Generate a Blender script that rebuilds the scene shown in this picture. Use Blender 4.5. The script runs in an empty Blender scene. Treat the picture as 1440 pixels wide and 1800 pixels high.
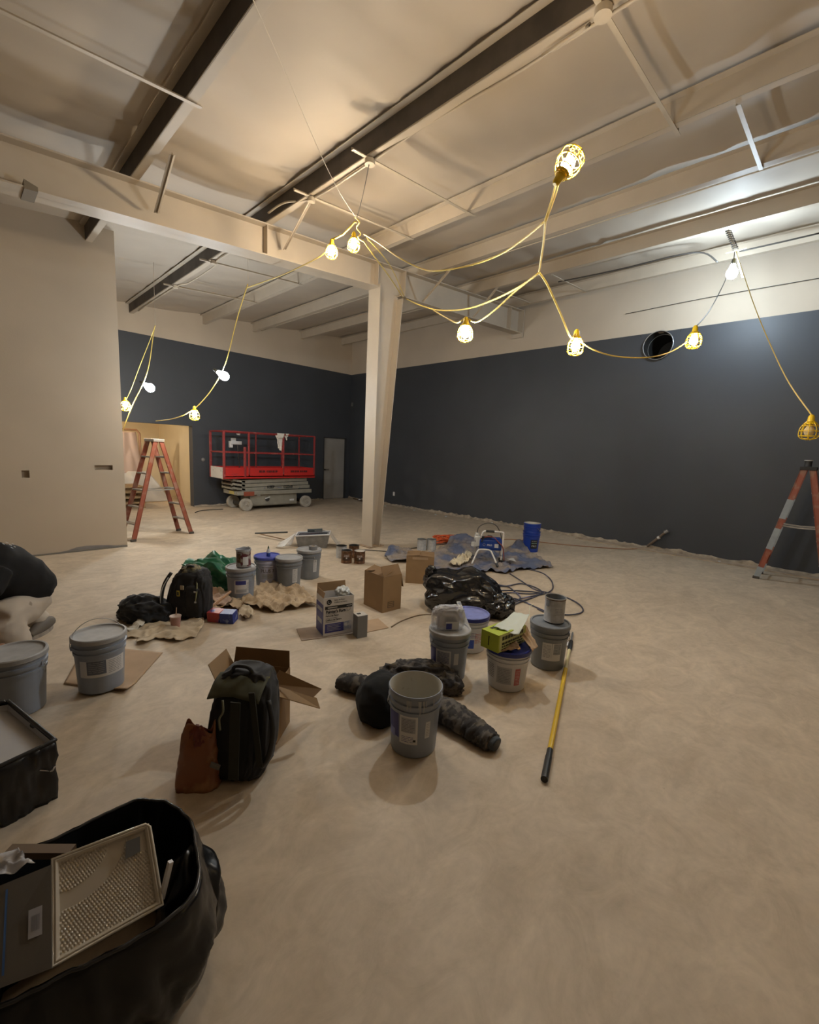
import bpy, bmesh, math, random
from mathutils import Vector, Matrix, noise
PI = math.pi
S = bpy.context.scene
COL = S.collection
# ------------------------------------------------------------------ camera
F_PX, YAW, PITCH, ROLL, CAMZ = 776.15, 0.8031, 0.1366, -0.0443, 1.7
fw = Vector((math.sin(YAW)*math.cos(PITCH), math.cos(YAW)*math.cos(PITCH), -math.sin(PITCH)))
rt0 = Vector((math.cos(YAW), -math.sin(YAW), 0)); dn0 = fw.cross(rt0)
rt = rt0*math.cos(ROLL) + dn0*math.sin(ROLL)
dn = dn0*math.cos(ROLL) - rt0*math.sin(ROLL)
CAMP = Vector((0, 0, CAMZ))
cam_d = bpy.data.cameras.new('camera'); cam = bpy.data.objects.new('camera', cam_d); COL.objects.link(cam)
M = Matrix((rt, -dn, -fw)).transposed().to_4x4(); M.translation = CAMP
cam.matrix_world = M
cam_d.sensor_fit = 'HORIZONTAL'; cam_d.sensor_width = 36; cam_d.lens = F_PX/1440*36
cam_d.clip_start = 0.02; cam_d.clip_end = 100
S.camera = cam
S.view_settings.view_transform = 'Standard'; S.view_settings.look = 'None'
S.view_settings.exposure = 0.68; S.view_settings.gamma = 1; S.view_settings.use_curve_mapping = False
S.cycles.use_denoising = True; S.cycles.max_bounces = 7; S.cycles.diffuse_bounces = 5
S.cycles.sample_clamp_indirect = 6; S.cycles.use_light_tree = True
S.cycles.caustics_reflective = False; S.cycles.caustics_refractive = False
w = bpy.data.worlds.new('world'); S.world = w; w.use_nodes = True
w.node_tree.nodes['Background'].inputs[0].default_value = (0.02, 0.022, 0.026, 1)
w.node_tree.nodes['Background'].inputs[1].default_value = 1.0
BULB_WARM = (1.0, 0.815, 0.58); BULB_COOL = (0.84, 0.93, 1.0); BULB_E = 560.0
def ray(px, py):
    return fw + rt*((px-720)/F_PX) + dn*((py-900)/F_PX)
def at_z(px, py, z=0.0):
    d = ray(px, py); return CAMP + d*((z-CAMZ)/d.z)
def at_y(px, py, y):
    d = ray(px, py); return CAMP + d*(y/d.y)
def at_x(px, py, x):
    d = ray(px, py); return CAMP + d*(x/d.x)
def at_t(px, py, t):
    return CAMP + ray(px, py).normalized()*t
# ------------------------------------------------------------------ materials
MATS = {}
def mat(name, col, rough=0.6, metal=0.0, var=0.0, vscale=8.0, bump=0.0, bscale=40.0, emit=None, estr=0, alpha=None,
        trans=0.0, spec=0.5, col2=None, thresh=None, coat=0.0, detail=4.0, sheen=0.0, aniso=None, subs=0.0):
    if name in MATS: return MATS[name]
    m = bpy.data.materials.new(name); m.use_nodes = True; MATS[name] = m
    nt = m.node_tree; N = nt.nodes; L = nt.links; b = N['Principled BSDF']
    b.inputs['Base Color'].default_value = (*col, 1); b.inputs['Roughness'].default_value = rough
    b.inputs['Metallic'].default_value = metal; b.inputs['Specular IOR Level'].default_value = spec
    if coat: b.inputs['Coat Weight'].default_value = coat
    if sheen: b.inputs['Sheen Weight'].default_value = sheen
    if trans: b.inputs['Transmission Weight'].default_value = trans
    if alpha is not None: b.inputs['Alpha'].default_value = alpha
    if subs:
        b.inputs['Subsurface Weight'].default_value = subs; b.inputs['Subsurface Radius'].default_value = (.02, .01, .006)
    if emit: b.inputs['Emission Color'].default_value = (*emit, 1); b.inputs['Emission Strength'].default_value = estr
    tc = N.new('ShaderNodeTexCoord')
    if var or col2:
        n = N.new('ShaderNodeTexNoise'); n.inputs['Scale'].default_value = vscale; n.inputs['Detail'].default_value = detail
        L.new(tc.outputs['Object'], n.inputs['Vector'])
        r = N.new('ShaderNodeValToRGB')
        if col2:
            a, c = thresh or (.45, .6)
            r.color_ramp.elements[0].position = a; r.color_ramp.elements[1].position = c
            r.color_ramp.elements[0].color = (*col, 1); r.color_ramp.elements[1].color = (*col2, 1)
        else:
            r.color_ramp.elements[0].position = .3; r.color_ramp.elements[1].position = .7
            r.color_ramp.elements[0].color = (*[max(0, x*(1-var)) for x in col], 1)
            r.color_ramp.elements[1].color = (*[min(1, x*(1+var)) for x in col], 1)
        L.new(n.outputs['Fac'], r.inputs['Fac']); L.new(r.outputs['Color'], b.inputs['Base Color'])
    if bump:
        n2 = N.new('ShaderNodeTexNoise'); n2.inputs['Scale'].default_value = bscale; n2.inputs['Detail'].default_value = 6
        L.new(tc.outputs['Object'], n2.inputs['Vector'])
        bp = N.new('ShaderNodeBump'); bp.inputs['Strength'].default_value = bump; bp.inputs['Distance'].default_value = .01
        L.new(n2.outputs['Fac'], bp.inputs['Height']); L.new(bp.outputs['Normal'], b.inputs['Normal'])
    return m
# ------------------------------------------------------------------ mesh builder
class MB:
    def __init__(s): s.bm = bmesh.new()
    def box(s, c, size, rot=None, bev=0.0):
        r = bmesh.ops.create_cube(s.bm, size=1.0); vs = r['verts']
        for v in vs: v.co = Vector((v.co.x*size[0], v.co.y*size[1], v.co.z*size[2]))
        if bev:
            es = list({e for v in vs for e in v.link_edges})
            q = bmesh.ops.bevel(s.bm, geom=es, offset=bev, segments=2, affect='EDGES', profile=.5)
            vs = list({v for f in q['faces'] for v in f.verts} | {v for v in vs if v.is_valid})
        R = rot if rot is not None else Matrix.Identity(3)
        for v in vs: v.co = R @ v.co + Vector(c)
        return s
    def hexa(s, p):      # eight corners: bottom four ccw, top four ccw
        v = [s.bm.verts.new(q) for q in p]
        for f in ((0,3,2,1), (4,5,6,7), (0,1,5,4), (1,2,6,5), (2,3,7,6), (3,0,4,7)): s.bm.faces.new([v[i] for i in f])
        return s
    def bar(s, a, b, w, h, up=(0, 0, 1)):      # rectangular bar from a to b
        a, b = Vector(a), Vector(b); d = (b-a).normalized(); u = Vector(up)
        x = d.cross(u)
        if x.length < 1e-3: x = d.cross(Vector((1, 0, 0)))
        x.normalize(); z = x.cross(d).normalized()
        P = []
        for q in (a, b):
            P += [q - x*w/2 - z*h/2, q + x*w/2 - z*h/2, q + x*w/2 + z*h/2, q - x*w/2 + z*h/2]
        v = [s.bm.verts.new(q) for q in P]
        for f in ((0,1,2,3), (7,6,5,4), (0,4,5,1), (1,5,6,2), (2,6,7,3), (3,7,4,0)): s.bm.faces.new([v[i] for i in f])
        return s
    def tube(s, pts, r, n=8, cap=True, closed=False):
        pts = [Vector(p) for p in pts]; rings = []; N = len(pts)
        rr = r if isinstance(r, (list, tuple)) else [r]*N
        prev = None
        for i, p in enumerate(pts):
            if closed: t = pts[(i+1) % N] - pts[i-1]
            else: t = pts[min(i+1, N-1)] - pts[max(i-1, 0)]
            if t.length < 1e-9: t = Vector((0, 0, 1))
            t.normalize()
            if prev is None:
                a = Vector((0, 0, 1)) if abs(t.z) < .9 else Vector((1, 0, 0)); x = t.cross(a).normalized()
            else:
                x = prev - t*prev.dot(t)
                x = x.normalized() if x.length > 1e-6 else t.orthogonal().normalized()
            prev = x; y = t.cross(x)
            rings.append([s.bm.verts.new(p + (x*math.cos(2*PI*k/n) + y*math.sin(2*PI*k/n))*rr[i]) for k in range(n)])
        m = N if closed else N-1
        for i in range(m):
            A, B = rings[i], rings[(i+1) % N]
            for k in range(n): s.bm.faces.new((A[k], A[(k+1) % n], B[(k+1) % n], B[k]))
        if cap and not closed:
            s.bm.faces.new(rings[0][::-1]); s.bm.faces.new(rings[-1])
        return s
    def lathe(s, prof, n=32, c=(0, 0, 0), capb=True, capt=True, axis=None, a0=0, a1=2*PI):
        c = Vector(c); full = abs(a1-a0-2*PI) < 1e-6; rings = []
        for (r, z) in prof:
            K = n if full else n+1
            rings.append([s.bm.verts.new(((r*math.cos(a0+(a1-a0)*k/n)), (r*math.sin(a0+(a1-a0)*k/n)), z)) for k in range(K)])
        for A, B in zip(rings, rings[1:]):
            K = len(A)
            for k in range(K if full else K-1): s.bm.faces.new((A[k], A[(k+1) % K], B[(k+1) % K], B[k]))
        if full and capb: s.bm.faces.new(rings[0][::-1])
        if full and capt: s.bm.faces.new(rings[-1])
        R = axis if axis is not None else Matrix.Identity(3)
        for g in rings:
            for v in g: v.co = R @ v.co + c
        return s
    def prism(s, poly, z0, z1, fn=None):     # poly (x,y) list
        a = [s.bm.verts.new((x, y, z0)) for x, y in poly]; b = [s.bm.verts.new((x, y, z1)) for x, y in poly]
        n = len(poly); s.bm.faces.new(a[::-1]); s.bm.faces.new(b)
        for i in range(n): s.bm.faces.new((a[i], a[(i+1) % n], b[(i+1) % n], b[i]))
        if fn:
            for v in a+b: v.co = fn(v.co)
        return s
    def grid(s, nu, nv, fn):
        V = [[s.bm.verts.new(fn(i/nu, j/nv)) for j in range(nv+1)] for i in range(nu+1)]
        for i in range(nu):
            for j in range(nv): s.bm.faces.new((V[i][j], V[i+1][j], V[i+1][j+1], V[i][j+1]))
        return s
    def sheet(s, poly, nseg, fn):            # filled polygon, subdivided, then moved by fn
        vs = [s.bm.verts.new((x, y, 0)) for x, y in poly]; f = s.bm.faces.new(vs)
        bmesh.ops.triangulate(s.bm, faces=[f])
        for _ in range(nseg):
            es = [e for e in s.bm.edges if e.calc_length() > .03]
            if not es: break
            bmesh.ops.subdivide_edges(s.bm, edges=es, cuts=1, use_grid_fill=True)
            bmesh.ops.triangulate(s.bm, faces=s.bm.faces[:])
        for v in s.bm.verts: v.co = Vector(fn(v.co))
        return s
    def build(s, name, m, parent=None, smooth=False, loc=None, rz=0.0, solid=0.0, subd=0, angle=0.6):
        bmesh.ops.recalc_face_normals(s.bm, faces=s.bm.faces[:])
        me = bpy.data.meshes.new(name); s.bm.to_mesh(me); s.bm.free()
        o = bpy.data.objects.new(name, me); COL.objects.link(o)
        me.materials.append(m)
        if smooth:
            for p in me.polygons: p.use_smooth = True
            if smooth != 'all': me.set_sharp_from_angle(angle=angle)
        if loc is not None: o.location = loc
        o.rotation_euler.z = rz
        if parent is not None: o.parent = parent
        if solid:
            md = o.modifiers.new('solid', 'SOLIDIFY'); md.thickness = solid; md.offset = 0
        if subd:
            md = o.modifiers.new('sub', 'SUBSURF'); md.levels = subd; md.render_levels = subd
        return o
def tag(o, label, cat, group=None, kind=None):
    if label: o['label'] = label
    if cat: o['category'] = cat
    if group: o['group'] = group
    if kind: o['kind'] = kind
    return o
def thing(name, label, cat, loc=(0, 0, 0), rz=0.0, group=None):
    o = bpy.data.objects.new(name, None); COL.objects.link(o); o.location = loc; o.rotation_euler.z = rz
    o.empty_display_size = .1
    return tag(o, label, cat, group)
def struct(o): o['kind'] = 'structure'; return o
def RZ(a): return Matrix.Rotation(a, 3, 'Z')
def RX(a): return Matrix.Rotation(a, 3, 'X')
def RY(a): return Matrix.Rotation(a, 3, 'Y')
def text_part(name, body, size, m, parent, fn, depth=0.0, bold=0.0, align='CENTER', space=1.0):
    """lettering turned into a mesh, each vertex (x right, y up, z out) placed by fn"""
    cu = bpy.data.curves.new(name, 'FONT'); cu.body = body; cu.size = size; cu.align_x = align; cu.align_y = 'CENTER'
    cu.extrude = depth; cu.offset = bold; cu.space_character = space; cu.resolution_u = 2
    o = bpy.data.objects.new(name, cu); COL.objects.link(o)
    dg = bpy.context.evaluated_depsgraph_get(); dg.update()
    me = bpy.data.meshes.new_from_object(o.evaluated_get(dg)); bpy.data.objects.remove(o)
    for v in me.vertices: v.co = fn(v.co)
    me.materials.clear(); me.materials.append(m)
    q = bpy.data.objects.new(name, me); COL.objects.link(q)
    if parent is not None: q.parent = parent
    return q
def ns(p, s=1.0, seed=0.0): return noise.noise(Vector(p)*s + Vector((seed, seed*1.7, seed*.3)))
def ridge(p, s=1.0, seed=0.0): return 1 - 2*abs(ns(p, s, seed))
def smooth_path(pts, k=6):
    pts = [Vector(p) for p in pts]; out = []
    for i in range(len(pts)-1):
        p0 = pts[max(i-1, 0)]; p1 = pts[i]; p2 = pts[i+1]; p3 = pts[min(i+2, len(pts)-1)]
        for j in range(k):
            t = j/k
            out.append(.5*((2*p1) + (p2-p0)*t + (2*p0-5*p1+4*p2-p3)*t*t + (3*p1-p0-3*p2+p3)*t**3))
    out.append(pts[-1]); return out
# ------------------------------------------------------------------ palette
XR, YB, ZP, YP = 9.467, 12.11, 4.137, 8.0
def ceil_z(x): return 4.54 + 0.08*x
def purl_z(x): return 4.31 + 0.078*x
m_beige = mat('wall_beige', (.56, .475, .37), .75, var=.05, vscale=1.2, bump=.08, bscale=60)
m_steel = mat('cream_steel', (.50, .43, .34), .5, var=.05, vscale=3)
m_ceil = mat('ceiling_white', (.48, .415, .335), .65, var=.04, vscale=2, bump=.05, bscale=12)
m_slate = mat('slate_paint', (.050, .055, .065), .5, var=.06, vscale=1.5, bump=.03, bscale=90, spec=.5)
# floor material: troweled, dusty concrete
def floor_material():
    m = bpy.data.materials.new('concrete_floor'); m.use_nodes = True; nt = m.node_tree; N = nt.nodes; L = nt.links
    b = N['Principled BSDF']; tc = N.new('ShaderNodeTexCoord')
    def nz(scale, det, vec=None, dist=0.0, rough=.5):
        n = N.new('ShaderNodeTexNoise'); n.inputs['Scale'].default_value = scale; n.inputs['Detail'].default_value = det
        n.inputs['Distortion'].default_value = dist; n.inputs['Roughness'].default_value = rough
        L.new(vec or tc.outputs['Object'], n.inputs['Vector']); return n
    mp = N.new('ShaderNodeMapping'); mp.inputs['Scale'].default_value = (1.0, 1.5, 1); mp.inputs['Rotation'].default_value = (0, 0, .9)
    L.new(tc.outputs['Object'], mp.inputs['Vector'])
    a = nz(1.1, 5, dist=1.2, rough=.6); c = nz(3.2, 8, mp.outputs['Vector'], 1.3, .66); d = nz(26, 3)
    r1 = N.new('ShaderNodeValToRGB'); e = r1.color_ramp.elements
    e[0].position = .3; e[0].color = (.52, .43, .325, 1); e[1].position = .72; e[1].color = (.62, .52, .40, 1)
    L.new(a.outputs['Fac'], r1.inputs['Fac'])
    r2 = N.new('ShaderNodeValToRGB'); e = r2.color_ramp.elements
    e[0].position = .36; e[0].color = (.84, .82, .79, 1); e[1].position = .68; e[1].color = (1.09, 1.08, 1.06, 1)
    L.new(c.outputs['Fac'], r2.inputs['Fac'])
    mx = N.new('ShaderNodeMix'); mx.data_type = 'RGBA'; mx.blend_type = 'MULTIPLY'; mx.inputs['Factor'].default_value = 1
    L.new(r1.outputs['Color'], mx.inputs['A']); L.new(r2.outputs['Color'], mx.inputs['B'])
    r3 = N.new('ShaderNodeValToRGB'); e = r3.color_ramp.elements
    e[0].position = .25; e[0].color = (.93, .93, .93, 1); e[1].position = .6; e[1].color = (1.02, 1.02, 1.02, 1)
    L.new(d.outputs['Fac'], r3.inputs['Fac'])
    m2 = N.new('ShaderNodeMix'); m2.data_type = 'RGBA'; m2.blend_type = 'MULTIPLY'; m2.inputs['Factor'].default_value = 1
    L.new(mx.outputs['Result'], m2.inputs['A']); L.new(r3.outputs['Color'], m2.inputs['B'])
    # sparse dark specks
    vo = N.new('ShaderNodeTexVoronoi'); vo.inputs['Scale'].default_value = 2.3; L.new(tc.outputs['Object'], vo.inputs['Vector'])
    r4 = N.new('ShaderNodeValToRGB'); e = r4.color_ramp.elements
    e[0].position = .012; e[0].color = (.45, .42, .4, 1); e[1].position = .03; e[1].color = (1, 1, 1, 1)
    L.new(vo.outputs['Distance'], r4.inputs['Fac'])
    m3 = N.new('ShaderNodeMix'); m3.data_type = 'RGBA'; m3.blend_type = 'MULTIPLY'; m3.inputs['Factor'].default_value = 1
    L.new(m2.outputs['Result'], m3.inputs['A']); L.new(r4.outputs['Color'], m3.inputs['B'])
    L.new(m3.outputs['Result'], b.inputs['Base Color'])
    b.inputs['Roughness'].default_value = .62
    bp = N.new('ShaderNodeBump'); bp.inputs['Strength'].default_value = .25; bp.inputs['Distance'].default_value = .004
    L.new(c.outputs['Fac'], bp.inputs['Height']); L.new(bp.outputs['Normal'], b.inputs['Normal'])
    return m
m_floor = floor_material()
# ------------------------------------------------------------------ room shell
XL, YF = -8.0, -6.0
struct(MB().box(((XL+XR+.3)/2-.1, (YF+16)/2, -.1), (XR-XL+1.2, 16-YF+.6, .2)).build('floor', m_floor))
def ceil_fn(u, v):
    x = XL-.2 + (XR+.4-XL)*u; y = YF-.1 + (YB+.2-YF)*v
    ph = ((x-0.0)/1.51) % 1.0
    sag = -.035*math.sin(PI*ph)
    wr = .022*max(0, ridge((x*.25, y*1.1, 0), 1.3, 3)-.72)/.28 + .012*ns((x*.6, y*1.5, 0), 1.2, 7)
    seam = -.02*math.exp(-(((y-.4) % 1.9)-.95)**2/.0018)
    return Vector((x, y, ceil_z(x) + sag + wr + seam))
struct(MB().grid(150, 210, ceil_fn).build('ceiling', m_ceil, smooth='all'))
# right wall: two painted zones with a round duct opening cut in the slate part
DUCT = Vector((XR, 2.78, 3.885)); DR = .26
def wall_right():
    mb = MB(); bm = mb.bm; T = .14
    y0, y1 = DUCT.y-.34, DUCT.y+.34; z0 = DUCT.z-.34; z1 = ZP
    def q(a, b, c, d, dx=0):
        bm.faces.new([bm.verts.new((XR+dx, y, z)) for y, z in (a, b, c, d)])
    q((YF, 0), (y0, 0), (y0, z1), (YF, z1)); q((y1, 0), (YB+.1, 0), (YB+.1, z1), (y1, z1)); q((y0, 0), (y1, 0), (y1, z0), (y0, z0))
    n = 48; prev = None
    for k in range(n+1):
        a = 2*PI*k/n; c, s = math.cos(a), math.sin(a)
        inner = (DUCT.y + DR*c, DUCT.z + DR*s)
        tt = min(.34/max(abs(c), 1e-6), (z1-DUCT.z)/max(s, 1e-6) if s > 0 else .34/max(-s, 1e-6) if s < 0 else 9)
        outer = (DUCT.y + tt*c, DUCT.z + tt*s)
        if prev: q(prev[0], prev[1], outer, inner)
        prev = (inner, outer)
    # back skin of the wall
    return mb.build('wall_right', m_slate)
struct(wall_right())
top = ceil_z(XR)+.15
struct(MB().box((XR+.06, (YF+YB)/2, (ZP+top)/2), (.12, YB-YF+.2, top-ZP)).build('wall_right', m_beige)).name = 'wall_right_upper'
# back wall: slate below, beige above, with a wide opening and a door recess
OX0, OX1, OZ = 2.35, 4.35, 2.10
DX0, DX1, DZ = 8.40, 9.31, 2.04
WT = .25
mb = MB()
mb.box(((-2+OX0)/2, YB+WT/2, ZP/2), (OX0+2, WT, ZP))
mb.box(((OX0+OX1)/2, YB+WT/2, (OZ+ZP)/2), (OX1-OX0, WT, ZP-OZ))
mb.box(((OX1+DX0)/2, YB+WT/2, ZP/2), (DX0-OX1, WT, ZP))
mb.box(((DX0+DX1)/2, YB+WT/2, (DZ+ZP)/2), (DX1-DX0, WT, ZP-DZ))
mb.box(((DX1+XR+.1)/2, YB+WT/2, ZP/2), (XR+.1-DX1, WT, ZP))
struct(mb.build('wall_back', m_slate))
struct(MB().box(((-2+XR+.1)/2, YB+WT/2, (ZP+5.5)/2), (XR+2.1, WT, 5.5-ZP)).build('wall_back_upper', m_beige))
# left partition with two wall box cut-outs and the blue-grey stain at its foot
def wall_left():
    mb = MB(); bm = mb.bm
    X0, X1 = XL, 1.845
    a = at_y(182.5, 822, YP); b = at_y(45, 833.5, YP)
    holes = sorted([(a.x-.115, a.x+.115, a.z-.036, a.z+.036), (b.x-.042, b.x+.042, b.z-.05, b.z+.05)])
    x = X0
    for (h0, h1, z0, z1) in holes:
        mb.box(((x+h0)/2, YP+.07, 2.55), (h0-x, .14, 5.1))
        mb.box(((h0+h1)/2, YP+.07, z0/2), (h1-h0, .14, z0)); mb.box(((h0+h1)/2, YP+.07, (z1+5.1)/2), (h1-h0, .14, 5.1-z1))
        mb.box(((h0+h1)/2, YP+.12, (z0+z1)/2), (h1-h0, .04, z1-z0))
        x = h1
    mb.box(((x+X1)/2, YP+.07, 2.55), (X1-x, .14, 5.1))
    return mb.build('wall_left', m_beige), holes
wl, HOLES = wall_left(); struct(wl)
struct(MB().box((XL-.06, (YF+YP)/2, 2.6), (.12, YP-YF, 5.2)).build('wall_side', m_beige))
struct(MB().box(((XL+XR)/2, YF-.06, 2.75), (XR-XL+.4, .12, 5.5)).build('wall_front', m_beige))
struct(MB().box((-1.9, (YP+YB)/2+.1, 2.6), (.12, YB-YP, 5.2)).build('wall_inner', m_beige))
# room seen through the opening
m_hall = mat('hall_cream', (.70, .61, .44), .75, var=.04, vscale=2)
mb = MB(); mb.box((3.3, 15.6, 1.5), (6.2, .1, 3)); struct(mb.build('wall_hall_back', m_hall))
mb = MB(); mb.box((4.62, 13.95, 1.5), (.1, 3.3, 3)); struct(mb.build('wall_hall_right', m_hall))
mb = MB(); mb.box((.6, 13.95, 1.5), (.1, 3.3, 3)); struct(mb.build('wall_hall_left', m_hall))
mb = MB(); mb.box((2.6, 13.95, 2.75), (4.2, 3.4, .1)); struct(mb.build('ceiling_hall', m_hall))
# door in the back wall
m_door = mat('door_grey', (.33, .315, .29), .5, var=.06, vscale=3)
m_frame = mat('frame_dark', (.03, .032, .037), .5)
d1 = thing('door_1', None, None, ((DX0+DX1)/2, YB+.05, 0)); d1['kind'] = 'structure'
W = DX1-DX0
MB().box((0, .03, DZ/2), (W-.05, .045, DZ-.03), bev=.003).build('door_leaf', m_door, d1)
MB().box((-W/2+.012, 0, DZ/2), (.024, .13, DZ)).box((W/2-.012, 0, DZ/2), (.024, .13, DZ)).box((0, 0, DZ-.012), (W, .13, .024)).build('door_frame', m_frame, d1)
m_dmetal = mat('dark_metal', (.05, .045, .04), .35, .9)
MB().lathe([(.027, 0), (.027, .012)], 16, (-W/2+.1, 0, .98), axis=RX(PI/2)).tube([(-W/2+.1, -.01, .98), (-W/2+.1, -.05, .98), (-W/2+.22, -.052, .98)], .009, 8).build('door_handle', m_dmetal, d1, smooth=True)
# rough torn plasterboard edge along the foot of the right and back walls
m_torn = mat('torn_gypsum', (.36, .30, .23), .9, var=.35, vscale=9, bump=.4, bscale=30)
def rough_strip(p0, p1, nrm, h, seed, n=260):
    mb = MB(); p0, p1, nrm = Vector(p0), Vector(p1), Vector(nrm); bm = mb.bm; rows = []
    for i in range(n+1):
        t = i/n; p = p0.lerp(p1, t); s = t*(p1-p0).length
        hh = h*(.55 + .9*abs(ns((s*2.3, 0, 0), 1, seed)) + .7*max(0, ns((s*9, 0, 0), 1, seed+4)))
        d = .012 + .022*abs(ns((s*3, 1, 0), 1, seed+9))
        rows.append([bm.verts.new(q) for q in (p, p+nrm*d*2.2+Vector((0, 0, .002)), p+nrm*d*1.7+Vector((0, 0, hh*.35)), p+nrm*d+Vector((0, 0, hh*.8)), p+Vector((0, 0, hh)))])
    for A, B in zip(rows, rows[1:]):
        for k in range(4): bm.faces.new((A[k], A[k+1], B[k+1], B[k]))
    return mb
struct(rough_strip((XR, YF+.1, 0), (XR, YB, 0), (-1, 0, 0), .075, 2, 900).build('baseboard_right', m_torn))
struct(rough_strip((OX1, YB, 0), (DX0, YB, 0), (0, -1, 0), .05, 5, 300).build('baseboard_back', m_torn))
# thin board lying along the right wall
m_board = mat('raw_board', (.42, .33, .24), .8, var=.2, vscale=6)
struct(MB().box((XR-.14, 1.6, .008), (.22, 4.6, .016), RZ(.012)).build('trim_1', m_board))
struct(MB().box((0.7, YP-.012, .01), (2.28, .024, .02)).build('baseboard_left', mat('grey_edge', (.20, .185, .165), .7)))
# the bluish stain at the foot of the partition (a paint patch, real colour)
def stain():
    pts = [(92, 976.5), (120, 971), (150, 965.5), (186, 963), (222, 959.5), (221.6, 957.8), (205, 959), (192, 958.3), (170, 958.5), (150, 959.5), (135, 962), (118, 968), (104, 973)]
    P = [at_y(x, y, YP-.002) for x, y in pts]
    mb = MB(); mb.bm.faces.new([mb.bm.verts.new((p.x, YP-.002, max(.021, p.z))) for p in P]); return mb
struct(stain().build('trim_2', mat('slate_smear', (.27, .255, .25), .8, var=.1)))
# ------------------------------------------------------------------ steel frame
RY0, RY1, RYC = 5.71, 5.99, 5.85          # rafter flange edges and web plane
def zt(x): return 4.31 + .078*x
def zb(x): return 3.90 + .082*x if x < 5.2 else 4.29 + .058*(x-5.2)
bm_t = thing('roof_beam', 'long cream steel I-beam crossing the ceiling over the tapered column', 'beam', (0, RYC, 0))
def slab(mb, x0, x1, fz0, fz1, y0, y1):
    mb.hexa([(x0, y0, fz0(x0)), (x1, y0, fz0(x1)), (x1, y1, fz0(x1)), (x0, y1, fz0(x0)), (x0, y0, fz1(x0)), (x1, y0, fz1(x1)), (x1, y1, fz1(x1)), (x0, y1, fz1(x0))])
mb = MB(); slab(mb, XL, 5.0, zb, zt, -.005, .005); slab(mb, 5.0, XR-.02, zb, zt, -.005, .005); mb.build('web', m_steel, bm_t)
mb = MB(); slab(mb, XL, 4.99, zb, lambda x: zb(x)+.016, -.14, .14); slab(mb, 5.5, XR-.02, zb, lambda x: zb(x)+.016, -.11, .11); mb.build('bottom_flange', m_steel, bm_t)
mb = MB(); slab(mb, XL, XR-.02, lambda x: zt(x)-.016, zt, -.12, .12); mb.build('top_flange', m_steel, bm_t)
mb = MB()
for x in (3.05, 4.98, 5.6, 8.95):
    mb.hexa([(x, -.11, zb(x)), (x+.012, -.11, zb(x)), (x+.012, .11, zb(x)), (x, .11, zb(x)), (x, -.11, zt(x)), (x+.012, -.11, zt(x)), (x+.012, .11, zt(x)), (x, .11, zt(x))])
mb.build('stiffener', m_steel, bm_t)
mb = MB(); mb.box((XR-.03, 0, 4.75), (.03, .30, .62)); mb.build('end_plate', m_steel, bm_t)
MB().hexa([(.62, -.145, zb(.62)-.012), (.72, -.145, zb(.72)-.012), (.72, .145, zb(.72)-.012), (.62, .145, zb(.62)-.012), (.62, -.145, zb(.62)+.07), (.72, -.145, zb(.72)+.03), (.72, .145, zb(.72)+.03), (.62, .145, zb(.62)+.07)]).build('splice_plate', mat('splice_dull', (.20, .165, .12), .6), bm_t)
ct = thing('steel_column', 'tapered cream steel column standing on the floor between trays and cans', 'column', (5.0, RYC, 0))
XB, XT, ZT_ = .19, .53, 4.27
MB().hexa([(0, -.14, 0), (.014, -.14, 0), (.014, .14, 0), (0, .14, 0), (0, -.14, 4.36), (.014, -.14, 4.36), (.014, .14, 4.36), (0, .14, 4.36)]).build('left_flange', m_steel, ct)
MB().hexa([(.014, -.006, 0), (XB, -.006, 0), (XB, .006, 0), (.014, .006, 0), (.014, -.006, 4.33), (XT, -.006, ZT_+.06), (XT, .006, ZT_+.06), (.014, .006, 4.33)]).build('web', m_steel, ct)
MB().hexa([(XB-.014, -.14, 0), (XB, -.14, 0), (XB, .14, 0), (XB-.014, .14, 0), (XT-.014, -.14, ZT_), (XT, -.14, ZT_), (XT, .14, ZT_), (XT-.014, .14, ZT_)]).build('right_flange', m_steel, ct)
m_rust = mat('rusty_plate', (.33, .24, .16), .8, var=.3, vscale=12)
MB().box((.1, 0, .008), (.34, .33, .016)).build('base_plate', m_rust, ct)
# purlins
PX = [-6.05, -4.54, -3.03, -1.52, -.01, 1.50, 3.03, 4.66, 6.0, 7.52, 9.02]
PL = {1.50: 'dark-shaded cream purlin nearest the upper left corner of the ceiling', 3.03: 'cream purlin with the conduit boxes and lamp hook, left of the centre lamps',
      4.66: 'cream purlin passing just behind the top of the column', 6.0: 'cream purlin second from the right wall side of the main pair', 7.52: 'deep purlin shading the white lamp by the right wall',
      9.02: 'last purlin tight against the right wall'}
for x in PX:
    z = purl_z(x); mb = MB(); y0, y1 = YF, YB-.01; c = (y0+y1)/2; L_ = y1-y0
    mb.box((x, c, z+.1), (.006, L_, .2)); mb.box((x+.038, c, z+.003), (.076, L_, .006)); mb.box((x+.075, c, z+.013), (.005, L_, .024))
    mb.box((x-.036, c, z+.197), (.072, L_, .006))
    o = mb.build('roof_purlin', m_steel)
    if x in (1.50, 3.03):     # shade on the left face of these two, painted in as dark colour
        MB().box((x-.005, c, z+.105), (.004, L_, .185)).build('shaded_face', mat('painted_shade', (.075, .062, .052), .7, var=.3, vscale=4), o)['label'] = 'left face with its shade painted dark'
    tag(o, PL.get(x, 'cream purlin over the dark left side of the room, outside the photograph'), 'purlin', 'roof purlins')
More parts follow.
